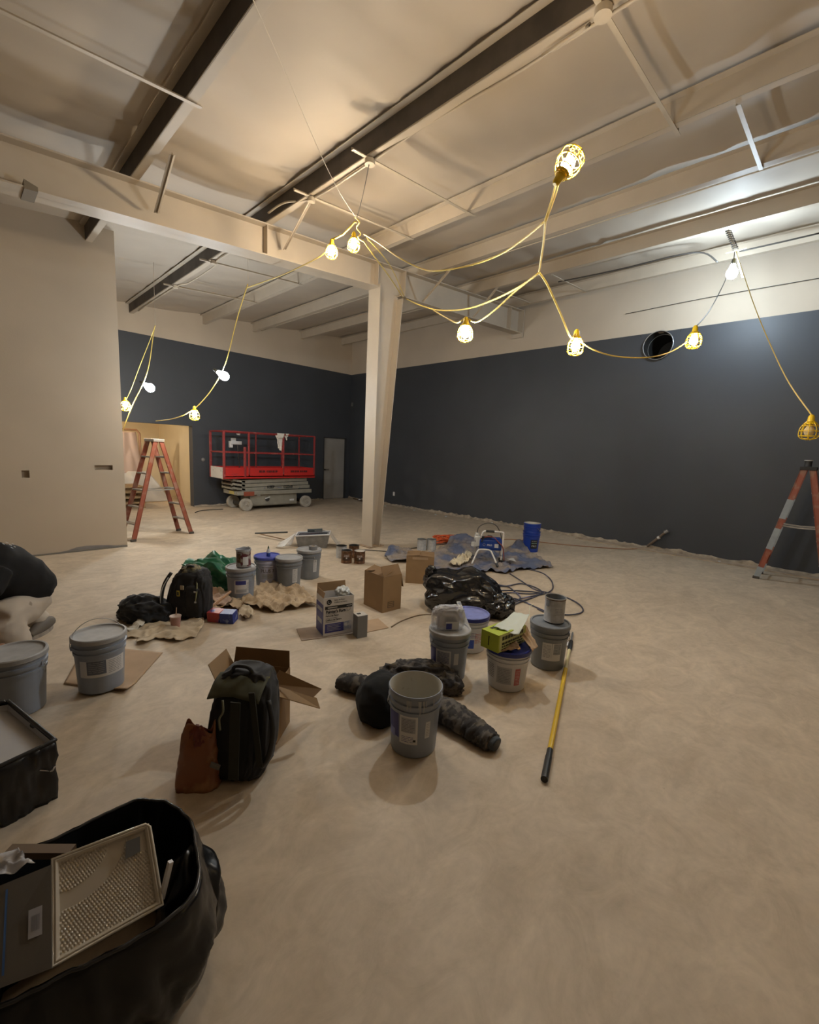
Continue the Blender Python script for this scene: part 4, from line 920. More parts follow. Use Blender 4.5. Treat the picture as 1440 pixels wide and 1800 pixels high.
cloth('pale canvas sheet with stains lying in front of the black backpack', [(212, 1122), (228, 1112), (262, 1100), (300, 1098), (340, 1092), (360, 1088), (355, 1110), (345, 1122), (310, 1131), (275, 1124), (255, 1134), (238, 1134), (245, 1122), (225, 1124)], m_canvas2, h=.045, sc=4.5, seed=5, seg=8)
cloth('white scrap of cloth poking from the black jacket at left', [(212, 1118), (232, 1108), (250, 1096), (262, 1090), (256, 1104), (240, 1114), (226, 1120)], mat('cloth_white', (.6, .57, .5), .9), h=.04, sc=8, seed=15, seg=4, name='rag', cat='rag', base=.03)
cloth('pinkish canvas fold between the green bag and the wooden handle', [(350, 1048), (372, 1040), (392, 1052), (408, 1062), (396, 1072), (370, 1066), (352, 1062)], mat('canvas_pink', (.48, .33, .24), .9), h=.08, sc=6, seed=18, seg=4, base=.02)
# wooden handle
tag(MB().tube([at_z(352, 1082, .03), at_z(405, 1040, .14)], .014, 10).build('wooden_stick', mat('wood_handle', (.42, .24, .13), .6, var=.1), smooth=True), 'bare wooden stick leaning on the cloth beside the navy-labelled bucket', 'stick')
# green bag
m_green = mat('green_plastic', (.025, .15, .075), .4, bump=.3, bscale=10)
gs = blob('green_bag', 'crumpled green plastic bag behind the black backpack', 'bag', at_z(366, 1036)+fl_*.16, -YAW, (.37, .27, .23), 31, .12, 1.3, m_green, sub=6, flat=.5, shape=lambda q, d: q+Vector((0, .0, .10*max(0, ns(d, 2.2, 4))))*1.0)
# detergent-coloured carton
c0 = at_z(385, 1096); t = thing('snack_carton', 'crushed red and blue carton lying beside the wooden handle', 'box', c0+fl_*.06, -YAW-.15)
MB().box((-.055, 0, .055), (.13, .11, .10), RX(.12), bev=.006).build('carton_end', mat('carton_redblue', (.38, .05, .05), .4, col2=(.05, .05, .22), thresh=(.5, .6), vscale=12), t)
MB().box((.075, 0, .055), (.13, .11, .105), RX(.12) @ RZ(.1), bev=.006).build('carton', mat('carton_blue', (.03, .05, .25), .4, col2=(.25, .3, .5), thresh=(.6, .7), vscale=16), t)
# cup
t = thing('paper_cup', 'pinkish takeaway cup standing on the canvas before the black backpack', 'cup', at_z(306, 1108)+fl_*.03, 0)
MB().lathe([(.032, 0), (.034, .004), (.046, .12)], 24).build('cup', mat('cup_pink', (.40, .22, .19), .5, col2=(.55, .42, .36), thresh=(.55, .65), vscale=14), t, smooth=True)
MB().lathe([(.0475, .118), (.0495, .12), (.0495, .128), (.044, .130), (.03, .131)], 24).build('cup_lid', mat('cup_lid', (.50, .38, .33), .4), t, smooth=True)
MB().tube([(.005, 0, .12), (.012, .004, .20)], .004, 8).build('straw', mat('straw', (.45, .3, .2), .4), t, smooth=True)
# black backpack
m_bp = mat('backpack_black', (.010, .010, .012), .75, var=.3, vscale=12, sheen=.1); m_strap = mat('strap_black', (.018, .018, .018), .6)
t = thing('backpack', 'tall black backpack standing open on the canvas near the green bag', 'backpack', at_z(320, 1092)+fl_*.14, -YAW-.1)
blob('body', None, None, (0, 0, 0), 0, (.17, .12, .25), 41, .03, 2.4, m_bp, sub=5, flat=.93, pw=.6, parent=t, shape=lambda q, d: Vector((q.x+.05*q.z/.25, q.y+.03*q.z/.25, q.z)))
blob('front_pocket', None, None, (.11, -.08, .02), 0, (.09, .06, .17), 42, .02, 2.6, m_bp, sub=4, flat=.93, pw=.6, parent=t)
blob('side_pocket', None, None, (.16, -.02, .0), 0, (.07, .09, .22), 43, .02, 3, m_bp, sub=4, flat=.95, pw=.65, parent=t)
MB().tube(smooth_path([(-.10, -.11, .46), (-.15, -.14, .36), (-.185, -.14, .22), (-.20, -.12, .06)], 5), [.016]*16, 8).build('shoulder_strap', m_strap, t, smooth='all')
MB().tube(smooth_path([(-.115, -.135, .42), (-.155, -.16, .33), (-.185, -.16, .22), (-.195, -.14, .1)], 5), .005, 6).build('strap_piping', mat('piping_white', (.5, .5, .48), .5), t, smooth='all')
MB().tube(smooth_path([(.0, -.02, .47), (.02, -.03, .51), (.06, -.02, .51), (.08, 0, .47)], 5), .010, 8).build('grab_handle', m_strap, t, smooth='all')
MB().box((.02, -.135, .33), (.035, .01, .04), bev=.003).build('buckle', mat('tan_patch', (.42, .36, .25), .6), t); MB().box((-.02, -.135, .27), (.03, .006, .055), bev=.002).build('zip_tag', mat('tag_yellow', (.5, .42, .06), .5), t)
MB().box((-.02, -.1385, .27), (.016, .002, .035)).build('zip_tag_window', m_black, t)
MB().tube(smooth_path([(.12, -.06, .40), (.15, -.10, .36), (.16, -.13, .28), (.155, -.14, .20)], 5), .007, 6).build('zip', mat('zip_olive', (.22, .22, .12), .5), t, smooth='all')
MB().box((.155, -.145, .20), (.02, .008, .015), bev=.002).box((.15, -.14, .30), (.02, .008, .015), bev=.002).build('strap_clip', m_wire, t)
blob('crumpled_top', None, None, (.02, .02, .42), 0, (.10, .08, .06), 44, .04, 3, mat('top_khaki', (.22, .19, .11), .8, col2=(.05, .05, .04), thresh=(.45, .55), vscale=20), sub=4, flat=.5, parent=t)
# black jacket left of it
blob('jacket', 'black jacket heaped on the floor at the left foot of the black backpack', 'jacket', at_z(243, 1096)+fl_*.12, -YAW-.15, (.26, .17, .15), 51, .07, 2.0, mat('jacket_black', (.009, .010, .013), .8, sheen=.1), sub=5, flat=.5)
# ------------------------------------------------------------------ tarpaulin, sprayer, hoses
m_tarp = mat('tarp_blue', (.105, .125, .20), .55, col2=(.26, .22, .19), thresh=(.43, .58), vscale=2.6, detail=10)
def bumps(x, y):
    z = 0
    for (px, py, r, h) in ((812, 960, .38, .17), (692, 974, .25, .10), (915, 966, .25, .12), (770, 985, .25, .04)):
        c_ = at_z(px, py); d2 = ((x-c_.x)**2+(y-c_.y)**2)/r/r; z += h*math.exp(-d2*1.5)
    return z
cloth('wrinkled blue tarpaulin with dust patches spread under the paint sprayer', [(675, 982), (684, 972), (704, 966), (735, 974), (765, 972), (788, 960), (815, 950), (836, 955), (860, 966), (900, 968), (912, 962), (935, 975), (972, 999), (930, 1003), (912, 1004), (888, 1010), (860, 1006), (835, 1012), (800, 1012), (765, 1008), (748, 1000), (715, 990), (690, 990)], m_tarp, h=.075, sc=3.4, seed=21, name='tarpaulin', cat='tarpaulin', seg=9, extra=bumps)
cloth('cream rag heap on the tarpaulin beside the sprayer feet', [(789, 1000), (800, 992), (812, 984), (824, 978), (830, 984), (820, 998), (806, 1004)], mat('rag_cream', (.62, .54, .38), .9), h=.08, sc=8, seed=33, name='rag', cat='rag', seg=4, base=.05)
cloth('white paper triangle lying on the right part of the tarpaulin', [(890, 994), (902, 992), (907, 999)], m_label, h=.01, sc=8, seed=35, name='paper_scrap', cat='scrap', seg=3, base=.10)
# orange extension cord coil
m_orange = mat('cord_orange', (.62, .10, .02), .45)
c = at_z(781, 953); pts = []
for k in range(150):
    a = k*.42; r = .13+.07*math.sin(k*.13)+.03*math.sin(k*1.7); pts.append(c+Vector((r*1.5*math.cos(a), r*math.sin(a), .02+.08*abs(math.sin(k*.37)))))
tag(MB().tube(pts, .010, 6).build('cable_coil', m_orange, smooth='all'), 'coiled orange extension cable behind the blue tarpaulin', 'cable')
tag(MB().tube(smooth_path([at_z(778, 945, .02), at_z(790, 940, .02), at_z(820, 943, .02), at_z(850, 950, .02), at_z(900, 948, .01), at_z(1000, 958, .01), at_z(1100, 965, .01), at_z(1140, 962, .01)], 6), .008, 6).build('floor_cord', mat('cord_tan', (.35, .16, .08), .5), smooth='all'), 'thin brown cord running along the floor to the pipe stub', 'cord')
tag(MB().tube(smooth_path([at_z(625, 966, .01), at_z(650, 967, .01), at_z(690, 969, .01), at_z(730, 963, .01), at_z(790, 955, .01), at_z(830, 951, .01)], 6), .007, 6).build('floor_cord', m_dkcable, smooth='all'), 'dark cord lying on the floor past the column base', 'cord')
tag(MB().tube(smooth_path([at_z(688, 1102, .006), at_z(705, 1092, .006), at_z(730, 1083, .006), at_z(752, 1080, .006), at_z(775, 1082, .006)], 6), .006, 6).build('floor_cord', mat('cord_brown', (.2, .14, .09), .6), smooth='all'), 'thin brown cord on the floor between cardboard and wrapped bucket', 'cord')
# airless hose
m_hose = mat('hose_blue_black', (.05, .055, .09), .45, col2=(.25, .25, .42), thresh=(.6, .68), vscale=5)
def hose(label, px, r=.008):
    tag(MB().tube(smooth_path([at_z(x, y, .008+.008*(i % 2)) for i, (x, y) in enumerate(px)], 7), r, 7).build('paint_hose', m_hose, smooth='all'), label, 'hose', 'hose loops on the floor')
hose('long dark hose curving off the tarpaulin in a wide right-hand loop', [(905, 992), (930, 1000), (955, 1008), (969, 1020), (972, 1034), (962, 1042), (945, 1046), (925, 1050), (905, 1055), (885, 1060)])
hose('dark hose making the outermost loop around the dark grey bucket', [(896, 1008), (915, 1020), (940, 1036), (965, 1042), (995, 1050), (1018, 1062), (1025, 1074), (1010, 1080), (985, 1080), (960, 1076), (945, 1070)])
hose('dark hose strand running straight beside the black bag', [(870, 1026), (890, 1030), (915, 1026), (940, 1032), (955, 1042), (935, 1040), (905, 1038), (875, 1038)])
hose('dark hose strand crossing low beside the black bag', [(872, 1044), (900, 1042), (930, 1044), (950, 1043), (938, 1050), (915, 1058), (890, 1068), (880, 1062), (900, 1052), (918, 1056), (935, 1064), (960, 1075)])
hose('short dark hose strand nearest the bag corner', [(875, 1031), (892, 1031), (905, 1040), (915, 1050), (905, 1058), (888, 1052), (876, 1048)])
# airless sprayer
p0 = at_z(858, 985, .05); rzS = -YAW-.10
t = thing('paint_sprayer', 'blue airless paint sprayer on white tubular legs standing on the tarpaulin', 'sprayer', (p0.x, p0.y, .035), rzS)
mb = MB(); mb.box((.02, 0, .28), (.36, .20, .17), bev=.03); mb.box((.02, 0, .375), (.30, .13, .03), bev=.012); mb.build('motor_housing', mat('sprayer_blue', (.008, .045, .26), .3, coat=.3), t, smooth=True)
mb = MB(); mb.box((-.19, 0, .32), (.09, .16, .16), bev=.012); mb.lathe([(.05, 0), (.05, .06)], 18, (-.23, -.03, .24)); mb.box((-.2, -.02, .42), (.06, .06, .06), bev=.008); mb.build('pump_block', mat('sprayer_white', (.55, .55, .53), .4, col2=(.15, .15, .16), thresh=(.55, .65), vscale=18), t, smooth=True)
mb = MB(); mb.tube([(-.21, -.03, .24), (-.21, -.03, .10)], .024, 14); mb.tube([(-.21, -.03, .10), (-.2, -.05, .02)], .014, 10); mb.build('pump_tube', m_wire, t, smooth=True)
m_wtube = mat('tube_white', (.72, .70, .66), .35)
MB().tube(smooth_path([(.19, -.09, .12), (.20, -.09, .30), (.20, -.09, .46), (.185, -.09, .49), (.10, -.09, .495), (-.08, -.09, .495), (-.12, -.08, .45), (-.13, -.08, .38)], 5), .014, 10).build('carry_handle', m_wtube, t, smooth='all')
MB().tube([(-.07, -.09, .495), (.06, -.09, .495)], .019, 12).build('handle_grip', m_black, t, smooth=True)
MB().tube(smooth_path([(-.26, -.26, .005), (-.22, -.20, .10), (-.17, -.15, .20), (-.10, -.14, .215), (.0, -.15, .21), (.04, -.18, .17), (.11, -.27, .03)], 6), .013, 10).build('front_leg_frame', m_wtube, t, smooth='all')
MB().tube(smooth_path([(.19, .10, .0), (.19, .09, .10), (.18, .08, .22)], 4), .013, 10).tube(smooth_path([(.19, -.09, .12), (.19, -.09, .03)], 3), .013, 10).build('rear_leg', m_wtube, t, smooth='all')
MB().box((.20, -.09, .03), (.09, .06, .06), bev=.01).box((.20, .10, .025), (.06, .05, .05), bev=.01).tube([(.105, -.262, .045), (.125, -.29, .0)], .018, 10).build('foot', m_black, t)
def sf(dx, dz): return lambda co: Vector((dx+co.x, -.1012-co.z, dz+co.y))
text_part('lettering', 'PRO', .040, m_bwhite, t, sf(.00, .28), bold=.001)
MB().box((.105, -.1015, .275), (.06, .002, .06)).build('sticker', m_label, t); MB().tube([(-.085+.018*math.cos(k*PI/10), -.102, .285+.018*math.sin(k*PI/10)) for k in range(20)], .003, 5, closed=True).build('round_logo', m_labgrey, t)
MB().tube(smooth_path([(-.2, 0, .44), (-.17, .02, .54), (-.05, .04, .60), (.08, .05, .58), (.16, .04, .47), (.19, .03, .36)], 6), .007, 6).build('power_lead', m_dkcable, t, smooth='all')
MB().tube(smooth_path([(-.14, -.10, .38), (-.05, -.14, .42), (.05, -.13, .41), (.13, -.13, .34), (.2, -.14, .26), (.23, -.14, .06)], 6), .008, 6).build('gun_hose', mat('hose_red', (.25, .06, .04), .5), t, smooth='all')
MB().bar((-.13, -.12, .40), (.03, -.13, .42), .02, .03).bar((-.10, -.12, .40), (-.13, -.12, .33), .02, .025).build('spray_gun', m_black, t)
MB().tube([(.0, .04, .37), (.0, .04, .41)], .032, 16).build('pressure_knob', mat('knob_olive', (.12, .12, .09), .5), t, smooth=True)
# ------------------------------------------------------------------ roller tray with liner and pole (beyond the buckets)
c = at_z(548, 962)+fl_*.12; t = thing('paint_tray', 'large grey roller tray draped in clear plastic, beyond the bucket cluster', 'tray', c, -YAW+.12)
mb = MB(); W_, D_, H_ = .56, .36, .23
mb.hexa([(-W_*.42, -D_*.42, 0), (W_*.42, -D_*.42, 0), (W_*.42, D_*.42, 0), (-W_*.42, D_*.42, 0), (-W_/2, -D_/2, H_*.85), (W_/2, -D_/2, H_), (W_/2, D_/2, H_), (-W_/2, D_/2, H_*.85)])
mb.build('tray', mat('tray_grey', (.20, .20, .20), .5, var=.2, vscale=12), t)
mb = MB()
zr = lambda x: H_*.85+H_*.15*(x/W_+.5)+.004
P = [(-W_/2, -D_/2), (W_/2, -D_/2), (W_/2, D_/2), (-W_/2, D_/2)]
mb.tube([(x, y, zr(x)) for x, y in [(-W_/2, -D_/2), (0, -D_/2), (W_/2, -D_/2), (W_/2, 0), (W_/2, D_/2), (0, D_/2), (-W_/2, D_/2), (-W_/2, 0)]], .013, 8, closed=True); mb.build('rim', m_bwhite, t, smooth=True)
MB().box((0, 0, H_*.9+.006), (W_*.86, D_*.8, .004), RY(-.06)).build('paint_pool', mat('paint_dark', (.05, .06, .07), .25), t)
m_film = mat('plastic_film', (.72, .70, .66), .2, alpha=.75, bump=.4, bscale=20)
mb = MB(); mb.grid(24, 10, lambda u, v: Vector((-W_/2-.02-.30*v*(.6+.4*math.sin(u*9)), -D_/2+D_*u-.12*v, (H_*.86)*(1-v)**1.1+.012+.025*ridge((u*2, v*2, 0), 2.2, 3)*(v)))); mb.build('plastic_liner', m_film, t, smooth='all')
mb = MB(); mb.grid(20, 8, lambda u, v: Vector((W_/2+.02+.16*v, -D_/2+D_*u, (H_*.9)*(1-v)**1.4+.012+.03*v*ridge((u*2, v*2, 4), 2.2, 3)))); mb.build('plastic_liner', m_film, t, smooth='all')
t = thing('paint_roller', 'paint roller resting across the plastic-draped tray', 'roller', c+Vector((0, 0, H_+.03)), -YAW+.2)
MB().tube([(-.10, .02, .005), (.15, .04, .012)], .028, 16).build('sleeve', mat('roller_dark', (.06, .075, .08), .8, bump=.4), t, smooth=True)
MB().tube([(.15, .04, .012), (.19, .04, .012), (.20, -.02, .012), (.02, -.05, .012)], .004, 6).build('frame', m_wire, t, smooth='all')
tag(MB().tube([at_z(449, 937.5, .06), at_z(505, 935.5, .19)], .015, 10).build('extension_pole', mat('pole_dark', (.04, .045, .045), .5), smooth=True), 'dark pole resting with its end on the edge of the plastic-draped tray', 'pole')
tag(MB().tube([at_z(456, 938, .012), at_z(500, 948, .012)], .009, 8).build('extension_pole', mat('pole_brown', (.28, .18, .11), .5), smooth=True), 'thin brown stick lying on the floor pointing at the plastic-draped tray', 'pole')
# ------------------------------------------------------------------ camouflage jacket under the near bucket
m_camo = mat('camo_cloth', (.030, .026, .025), .85, col2=(.11, .095, .08), thresh=(.5, .58), vscale=18, bump=.3, bscale=25)
m_fleece = mat('fleece_black', (.006, .006, .007), .95)
def ztube(pts, rs, seed, amp=.016, n=26, k=12, wr=16):
    P = smooth_path(pts, k); N = len(P); R = [rs[0]]*N
    for i in range(N):
        s = i/(N-1)*(len(rs)-1); j = min(int(s), len(rs)-2); R[i] = rs[j]+(rs[j+1]-rs[j])*(s-j)
    mb = MB(); rings = []
    for i, p in enumerate(P):
        tn = (P[min(i+1, N-1)]-P[max(i-1, 0)]).normalized(); x = tn.cross(Vector((0, 0, 1))).normalized(); y = Vector((0, 0, 1))
        ring = []
        for q in range(n):
            a = 2*PI*q/n; r = R[i]+amp*(ridge((i*.55+math.sin(a)*.9, math.cos(a)*.9, seed), 1.0, seed)+.6*ridge((i*1.3+math.sin(a+1)*1.2, math.cos(a)*1.4, seed), 1.0, seed+3))
            w_ = x*math.cos(a)*r + y*math.sin(a)*r*.72; co = p+w_; co.z = max(co.z, .004); ring.append(mb.bm.verts.new(co))
        rings.append(ring)
    for A, B in zip(rings, rings[1:]):
        for q in range(n): mb.bm.faces.new((A[q], A[(q+1) % n], B[(q+1) % n], B[q]))
    mb.bm.faces.new(rings[0][::-1]); mb.bm.faces.new(rings[-1]); return mb
jc = at_z(720, 1265)
t = thing('camo_jacket', 'dark camouflage jacket lying spread on the floor behind the open bucket', 'jacket', jc)
def rel(x, y, z): return at_z(x, y, z)-jc
ztube([rel(740, 1235, .05), rel(785, 1250, .06), rel(820, 1272, .055), rel(845, 1290, .05), rel(866, 1305, .045)], [.085, .085, .075, .065, .05], 3).build('sleeve', m_camo, t, smooth='all')
ztube([rel(858, 1299, .045), rel(866, 1304, .045), rel(873, 1309, .042)], [.05, .048, .046], 5, amp=.004).build('cuff', mat('cuff_grey', (.06, .07, .08), .8), t, smooth='all')
MB().lathe([(.034, 0), (.001, .001)], 16, rel(873, 1309, .042)+(rel(873, 1309, .042)-rel(858, 1299, .045)).normalized()*.004, axis=Vector((0, 0, 1)).rotation_difference((rel(873, 1309, .042)-rel(858, 1299, .045)).normalized()).to_matrix(), capb=False, capt=False).build('cuff_opening', m_black, t)
ztube([rel(660, 1206, .06), rel(635, 1203, .055), rel(612, 1199, .05), rel(598, 1196, .045)], [.075, .07, .062, .05], 7).build('sleeve', m_camo, t, smooth='all')
blob('torso', None, None, rel(735, 1200, 0), -YAW, (.30, .15, .09), 61, .05, 2.2, m_camo, sub=5, flat=.7, parent=t)
blob('hood', None, None, rel(785, 1213, 0), -YAW-.6, (.13, .08, .08), 62, .04, 2.4, m_camo, sub=4, flat=.6, parent=t)
rnd = random.Random(4)
for (x, y, z) in ((868, 1297, .062), (850, 1284, .085), (826, 1266, .098), (628, 1199, .085)):
    c_ = rel(x, y, z); MB().prism([(c_.x+rnd.uniform(.006, .016)*math.cos(a_*PI/5), c_.y+rnd.uniform(.006, .02)*math.sin(a_*PI/5)) for a_ in range(10)], c_.z-.012, c_.z+.001).build('paint_blot', m_labgrey, t)
blob('fleece', 'black fleece bundled under the left side of the camouflage jacket', 'fleece', at_z(668, 1262)+fl_*.06, -YAW-.1, (.16, .20, .17), 63, .02, 1.4, m_fleece, sub=5, flat=.55)
# ------------------------------------------------------------------ left foreground
m_olive = mat('olive_cloth', (.075, .075, .045), .85, var=.3, vscale=8)
t = thing('backpack', 'dark green and black backpack leaning on the open brown box, lower left', 'backpack', at_z(410, 1378)+fl_*.10, -YAW-.1)
def lean(q, d): return Vector((q.x*(1-.12*max(0, q.z)/.27), q.y+.10*(q.z+.27)/.54, q.z))
blob('body', None, None, (0, 0, 0), 0, (.165, .105, .275), 71, .02, 2.2, m_bp, sub=5, flat=.95, pw=.5, parent=t, shape=lean)
blob('front_panel', None, None, (-.02, -.085, .02), 0, (.13, .045, .22), 72, .012, 2.6, mat('bp_black2', (.006, .006, .007), .7), sub=5, flat=.95, pw=.5, parent=t, shape=lean)
mb = MB(); mb.grid(16, 10, lambda u, v: Vector((-.14+.27*u, -.02-.115*v+.10*(.46-.10*v)/.54+.0, .525-.07*v**2-.03*abs(u-.5)*2+.008*ns((u, v, 0), 4, 2)))); mb.build('top_flap', m_olive, t, smooth='all', solid=.006)
MB().bar((.04, -.125, .46), (.045, -.165, .08), .05, .006, up=(0, 1, 0)).build('centre_strap', mat('strap_olive_dark', (.022, .022, .014), .8), t)
MB().bar((.10, -.08, .49), (.155, -.11, .12), .03, .006, up=(0, 1, 0)).build('side_strap', mat('strap_olive_dark', (.022, .022, .014), .8), t)
MB().tube(smooth_path([(-.02, -.135, .47), (-.01, -.15, .42), (-.03, -.15, .38), (-.02, -.16, .33)], 4), .005, 6).build('zip_cord', mat('cord_olive', (.16, .16, .10), .6), t, smooth='all')
MB().tube(smooth_path([(-.06, .04, .52), (-.04, .03, .56), (.03, .03, .56), (.05, .04, .52)], 4), .010, 8).build('grab_handle', m_strap, t, smooth='all')
MB().tube(smooth_path([(.16, -.02, .42), (.20, -.06, .30), (.19, -.08, .17), (.15, -.08, .10)], 4), .014, 8).build('shoulder_strap', m_strap, t, smooth='all')
MB().box((-.055, -.15, .13), (.05, .008, .03), RY(.3), bev=.003).build('badge', mat('badge_grey', (.16, .16, .16), .5), t)
# orange-brown bag left of it
mb = MB(); n = 40; rows = []
c0 = at_z(342, 1396); cR = RZ(-YAW)
for j in range(15):
    v = j/14; ring = []
    for k in range(n):
        a = 2*PI*k/n; wx = (.105-.03*v)*(1+.06*ns((math.cos(a), math.sin(a), v*3), 2, 5)); wy = (.065-.045*v)
        z = .30*v*(1+.10*math.sin(a*3+1)*(v > .9))
        q = Vector((wx*math.copysign(abs(math.cos(a))**.6, math.cos(a)), wy*math.copysign(abs(math.sin(a))**.6, math.sin(a))+.02*v, z)) + Vector((.008*ns((a, v*6, 1), 1.5, 2), .012*ridge((math.cos(a)*1.5, v*3, math.sin(a)), 1.2, 6), 0))
        q.z = max(0.002, q.z); ring.append(mb.bm.verts.new(q))
    rows.append(ring)
for A, B in zip(rows, rows[1:]):
    for k in range(n): mb.bm.faces.new((A[k], A[(k+1) % n], B[(k+1) % n], B[k]))
mb.bm.faces.new(rows[0][::-1])
m_orbag = mat('bag_orange_brown', (.24, .085, .035), .4, col2=(.42, .22, .10), thresh=(.52, .68), vscale=7)
ob = mb.build('paper_bag', m_orbag, smooth='all', loc=c0+fl_*.06-rt0*.012, rz=-YAW+.1, solid=.002); tag(ob, 'crumpled orange-brown bag standing at the left side of the dark green backpack', 'bag')
blob('bag_contents', None, None, (0, .015, .18), 0, (.05, .025, .09), 81, .02, 3, mat('bag_content', (.16, .03, .02), .5), sub=4, flat=.5, parent=ob)
# black container with roller tray at the left edge
m_blk = mat('liner_black', (.008, .008, .010), .35, bump=.4, bscale=14)
R_ = [at_z(14, 1232, .30), at_z(97, 1301, .30), at_z(-8, 1350, .30), at_z(-115, 1258, .30)]
cc = sum(R_, Vector())/4; cc.z = 0
t = thing('lined_paint_box', 'black-lined paint box with pale interior at the left edge of the photo', 'container', cc)
Bs = [Vector((cc.x+(q.x-cc.x)*.92, cc.y+(q.y-cc.y)*.92, 0)) for q in R_]
def loopfn(u, v):
    s = (u*4) % 4; i = int(s) % 4; f = s-int(s); top_ = R_[i].lerp(R_[(i+1) % 4], f); bo = Bs[i].lerp(Bs[(i+1) % 4], f)
    q = bo.lerp(top_, v)-cc; d = Vector((q.x, q.y, 0)).normalized(); q += d*.018*ridge((math.cos(u*2*PI)*2, math.sin(u*2*PI)*2, v*1.5), 1.6, 4)*(v < .99); q.z = .30*v
    return q
MB().grid(80, 12, loopfn).build('black_liner', m_blk, t, smooth='all', solid=.004)
mb = MB(); mb.tube([loopfn(k/80, 1) for k in range(80)], .009, 8, closed=True); mb.build('rim', m_blk, t, smooth='all')
ins = [Vector((cc.x+(q.x-cc.x)*.96, cc.y+(q.y-cc.y)*.96, .285))-cc for q in R_]; low = [Vector((q.x*.93, q.y*.93, .262)) for q in ins]
mb = MB(); mb.bm.faces.new([mb.bm.verts.new(q) for q in low])
for i in range(4): mb.bm.faces.new([mb.bm.verts.new(q) for q in (ins[i], ins[(i+1) % 4], low[(i+1) % 4], low[i])])
mb.build('inside_tray', mat('tray_pale', (.40, .39, .39), .5, col2=(.10, .08, .07), thresh=(.68, .74), vscale=6), t)
a = at_z(18, 1346, .245)-cc; b = at_z(90, 1351, .16)-cc; aa = at_z(97, 1346, .165)-cc; ab = at_z(90, 1339, .19)-cc
MB().tube([a+Vector((0, -.02, 0)), b+Vector((0, -.02, 0))], .004, 8).tube([b+Vector((0, -.02, 0)), aa, ab], .005, 8).build('wire_hook', m_wire, t, smooth='all')
# bottom-left black bag full of trays
ZR = .40
rimpx = [(-75, 1590), (20, 1520), (110, 1478), (185, 1440), (240, 1416), (282, 1420), (318, 1450), (327, 1490), (333, 1535), (322, 1572), (280, 1612), (190, 1660), (95, 1706), (-10, 1758), (-120, 1800), (-150, 1690)]
RR = [at_z(x, y, ZR) for x, y in rimpx]; cc = sum(RR, Vector())/len(RR); cc.z = 0
t = thing('trash_bag', 'open black trash bag stuffed with trays and packaging in the lower left corner', 'bag', cc)
RS = smooth_path([q-cc for q in RR]+[RR[0]-cc], 6)
nR = len(RS)
m_bagfront = mat('bag_black_front', (.004, .004, .005), .28, spec=.45, bump=.35, bscale=7)
def bagfn(u, v):
    i = min(int(u*(nR-1)), nR-2); f = u*(nR-1)-i; q = RS[i].lerp(RS[i+1], f); d = Vector((q.x, q.y, 0)).normalized()
    out = .06*math.sin(PI*min(1, (1-v)*1.1))+.02*v
    ang = math.atan2(q.y, q.x)
    r_ = ridge((math.cos(ang)*2.0, math.sin(ang)*2.0, v*1.6), 1.5, 9); r3 = ridge((math.cos(ang)*4, math.sin(ang)*4, v*3), 1.8, 3)
    base = Vector((q.x, q.y, 0))*(.86+.0*v) if False else Vector((q.x, q.y, 0))*(.84+.16*v)
    p_ = base + d*(out+.035*r_*(1-v*.75)+.014*r3*(1-v*.85)); p_.z = ZR*v; return p_
MB().grid(150, 22, bagfn).build('bag_side', m_bagfront, t, smooth='all', solid=.003)
mb = MB(); mb.grid(120, 8, lambda u, v: (lambda q: Vector((q.x*(1-.30*v), q.y*(1-.30*v), ZR-.30*v+.01*ridge((u*30, v*2, 0), .6, 2))))(bagfn(u, 1.0))); mb.build('bag_inside', m_bagfront, t, smooth='all')
mb = MB(); mb.tube([bagfn(k/150, 1.0) for k in range(150)], .006, 6, closed=True); mb.build('bag_rim', mat('bag_rim', (.03, .03, .033), .2), t, smooth='all')
blob('bag_lobe', None, None, at_z(338, 1668, 0)-cc, -YAW, (.105, .11, .20), 91, .035, 1.1, m_bagfront, sub=5, flat=.85, parent=t, f2=.15, f3=0)
# packaged trays in it
m_blister = mat('blister_plastic', (.50, .45, .37), .12, spec=.9, coat=.6)
def panel_pts(px): return [at_z(*q) for q in px]
Q = panel_pts([(92, 1700, .40), (286, 1590, .40), (262, 1447, .54), (92, 1511, .54)])
o0 = sum(Q, Vector())/4; pk = thing('tray_pack', 'clear embossed plastic tray insert standing in the open black bag', 'package', o0)
Q = [q-o0 for q in Q]; nrm = (Q[1]-Q[0]).cross(Q[3]-Q[0]).normalized()
if nrm.dot(CAMP-o0) < 0: nrm = -nrm
def pan(u, v, h=0.0): return Q[0].lerp(Q[1], u).lerp(Q[3].lerp(Q[2], u), v)+nrm*h
NU, NV = 210, 160
def emb(u, v):
    e = min(u, 1-u, v, 1-v)
    if e < .06: return .006*(1-abs(e-.03)/.03)
    a = abs(math.sin((u*1.15+v*.55)*88))*abs(math.sin((v*1.0-u*.35)*74)); arc = math.hypot(u-.15, v-1.05)
    flat = (.42 < arc < .60) or (u > .74 and v > .70)
    return -.008 + (0 if flat else .0036*a)
MB().grid(NU, NV, lambda u, v: pan(u, v, emb(u, v))).build('embossed_tray', m_blister, pk, smooth='all')
MB().tube([pan(a, b, .002) for a, b in ((0, 0), (.5, 0), (1, 0), (1, .5), (1, .95), (.96, 1), (.5, 1), (0, 1), (0, .5))], .0045, 8, closed=True).build('rolled_edge', m_blister, pk, smooth='all')
mb = MB(); P = [pan(a, b, .0035) for a, b in ((.70, .68), (.86, .70), (.88, .88), (.73, .88))]; mb.bm.faces.new([mb.bm.verts.new(q) for q in P]); mb.build('grey_window', mat('window_grey', (.12, .12, .12), .5), pk)
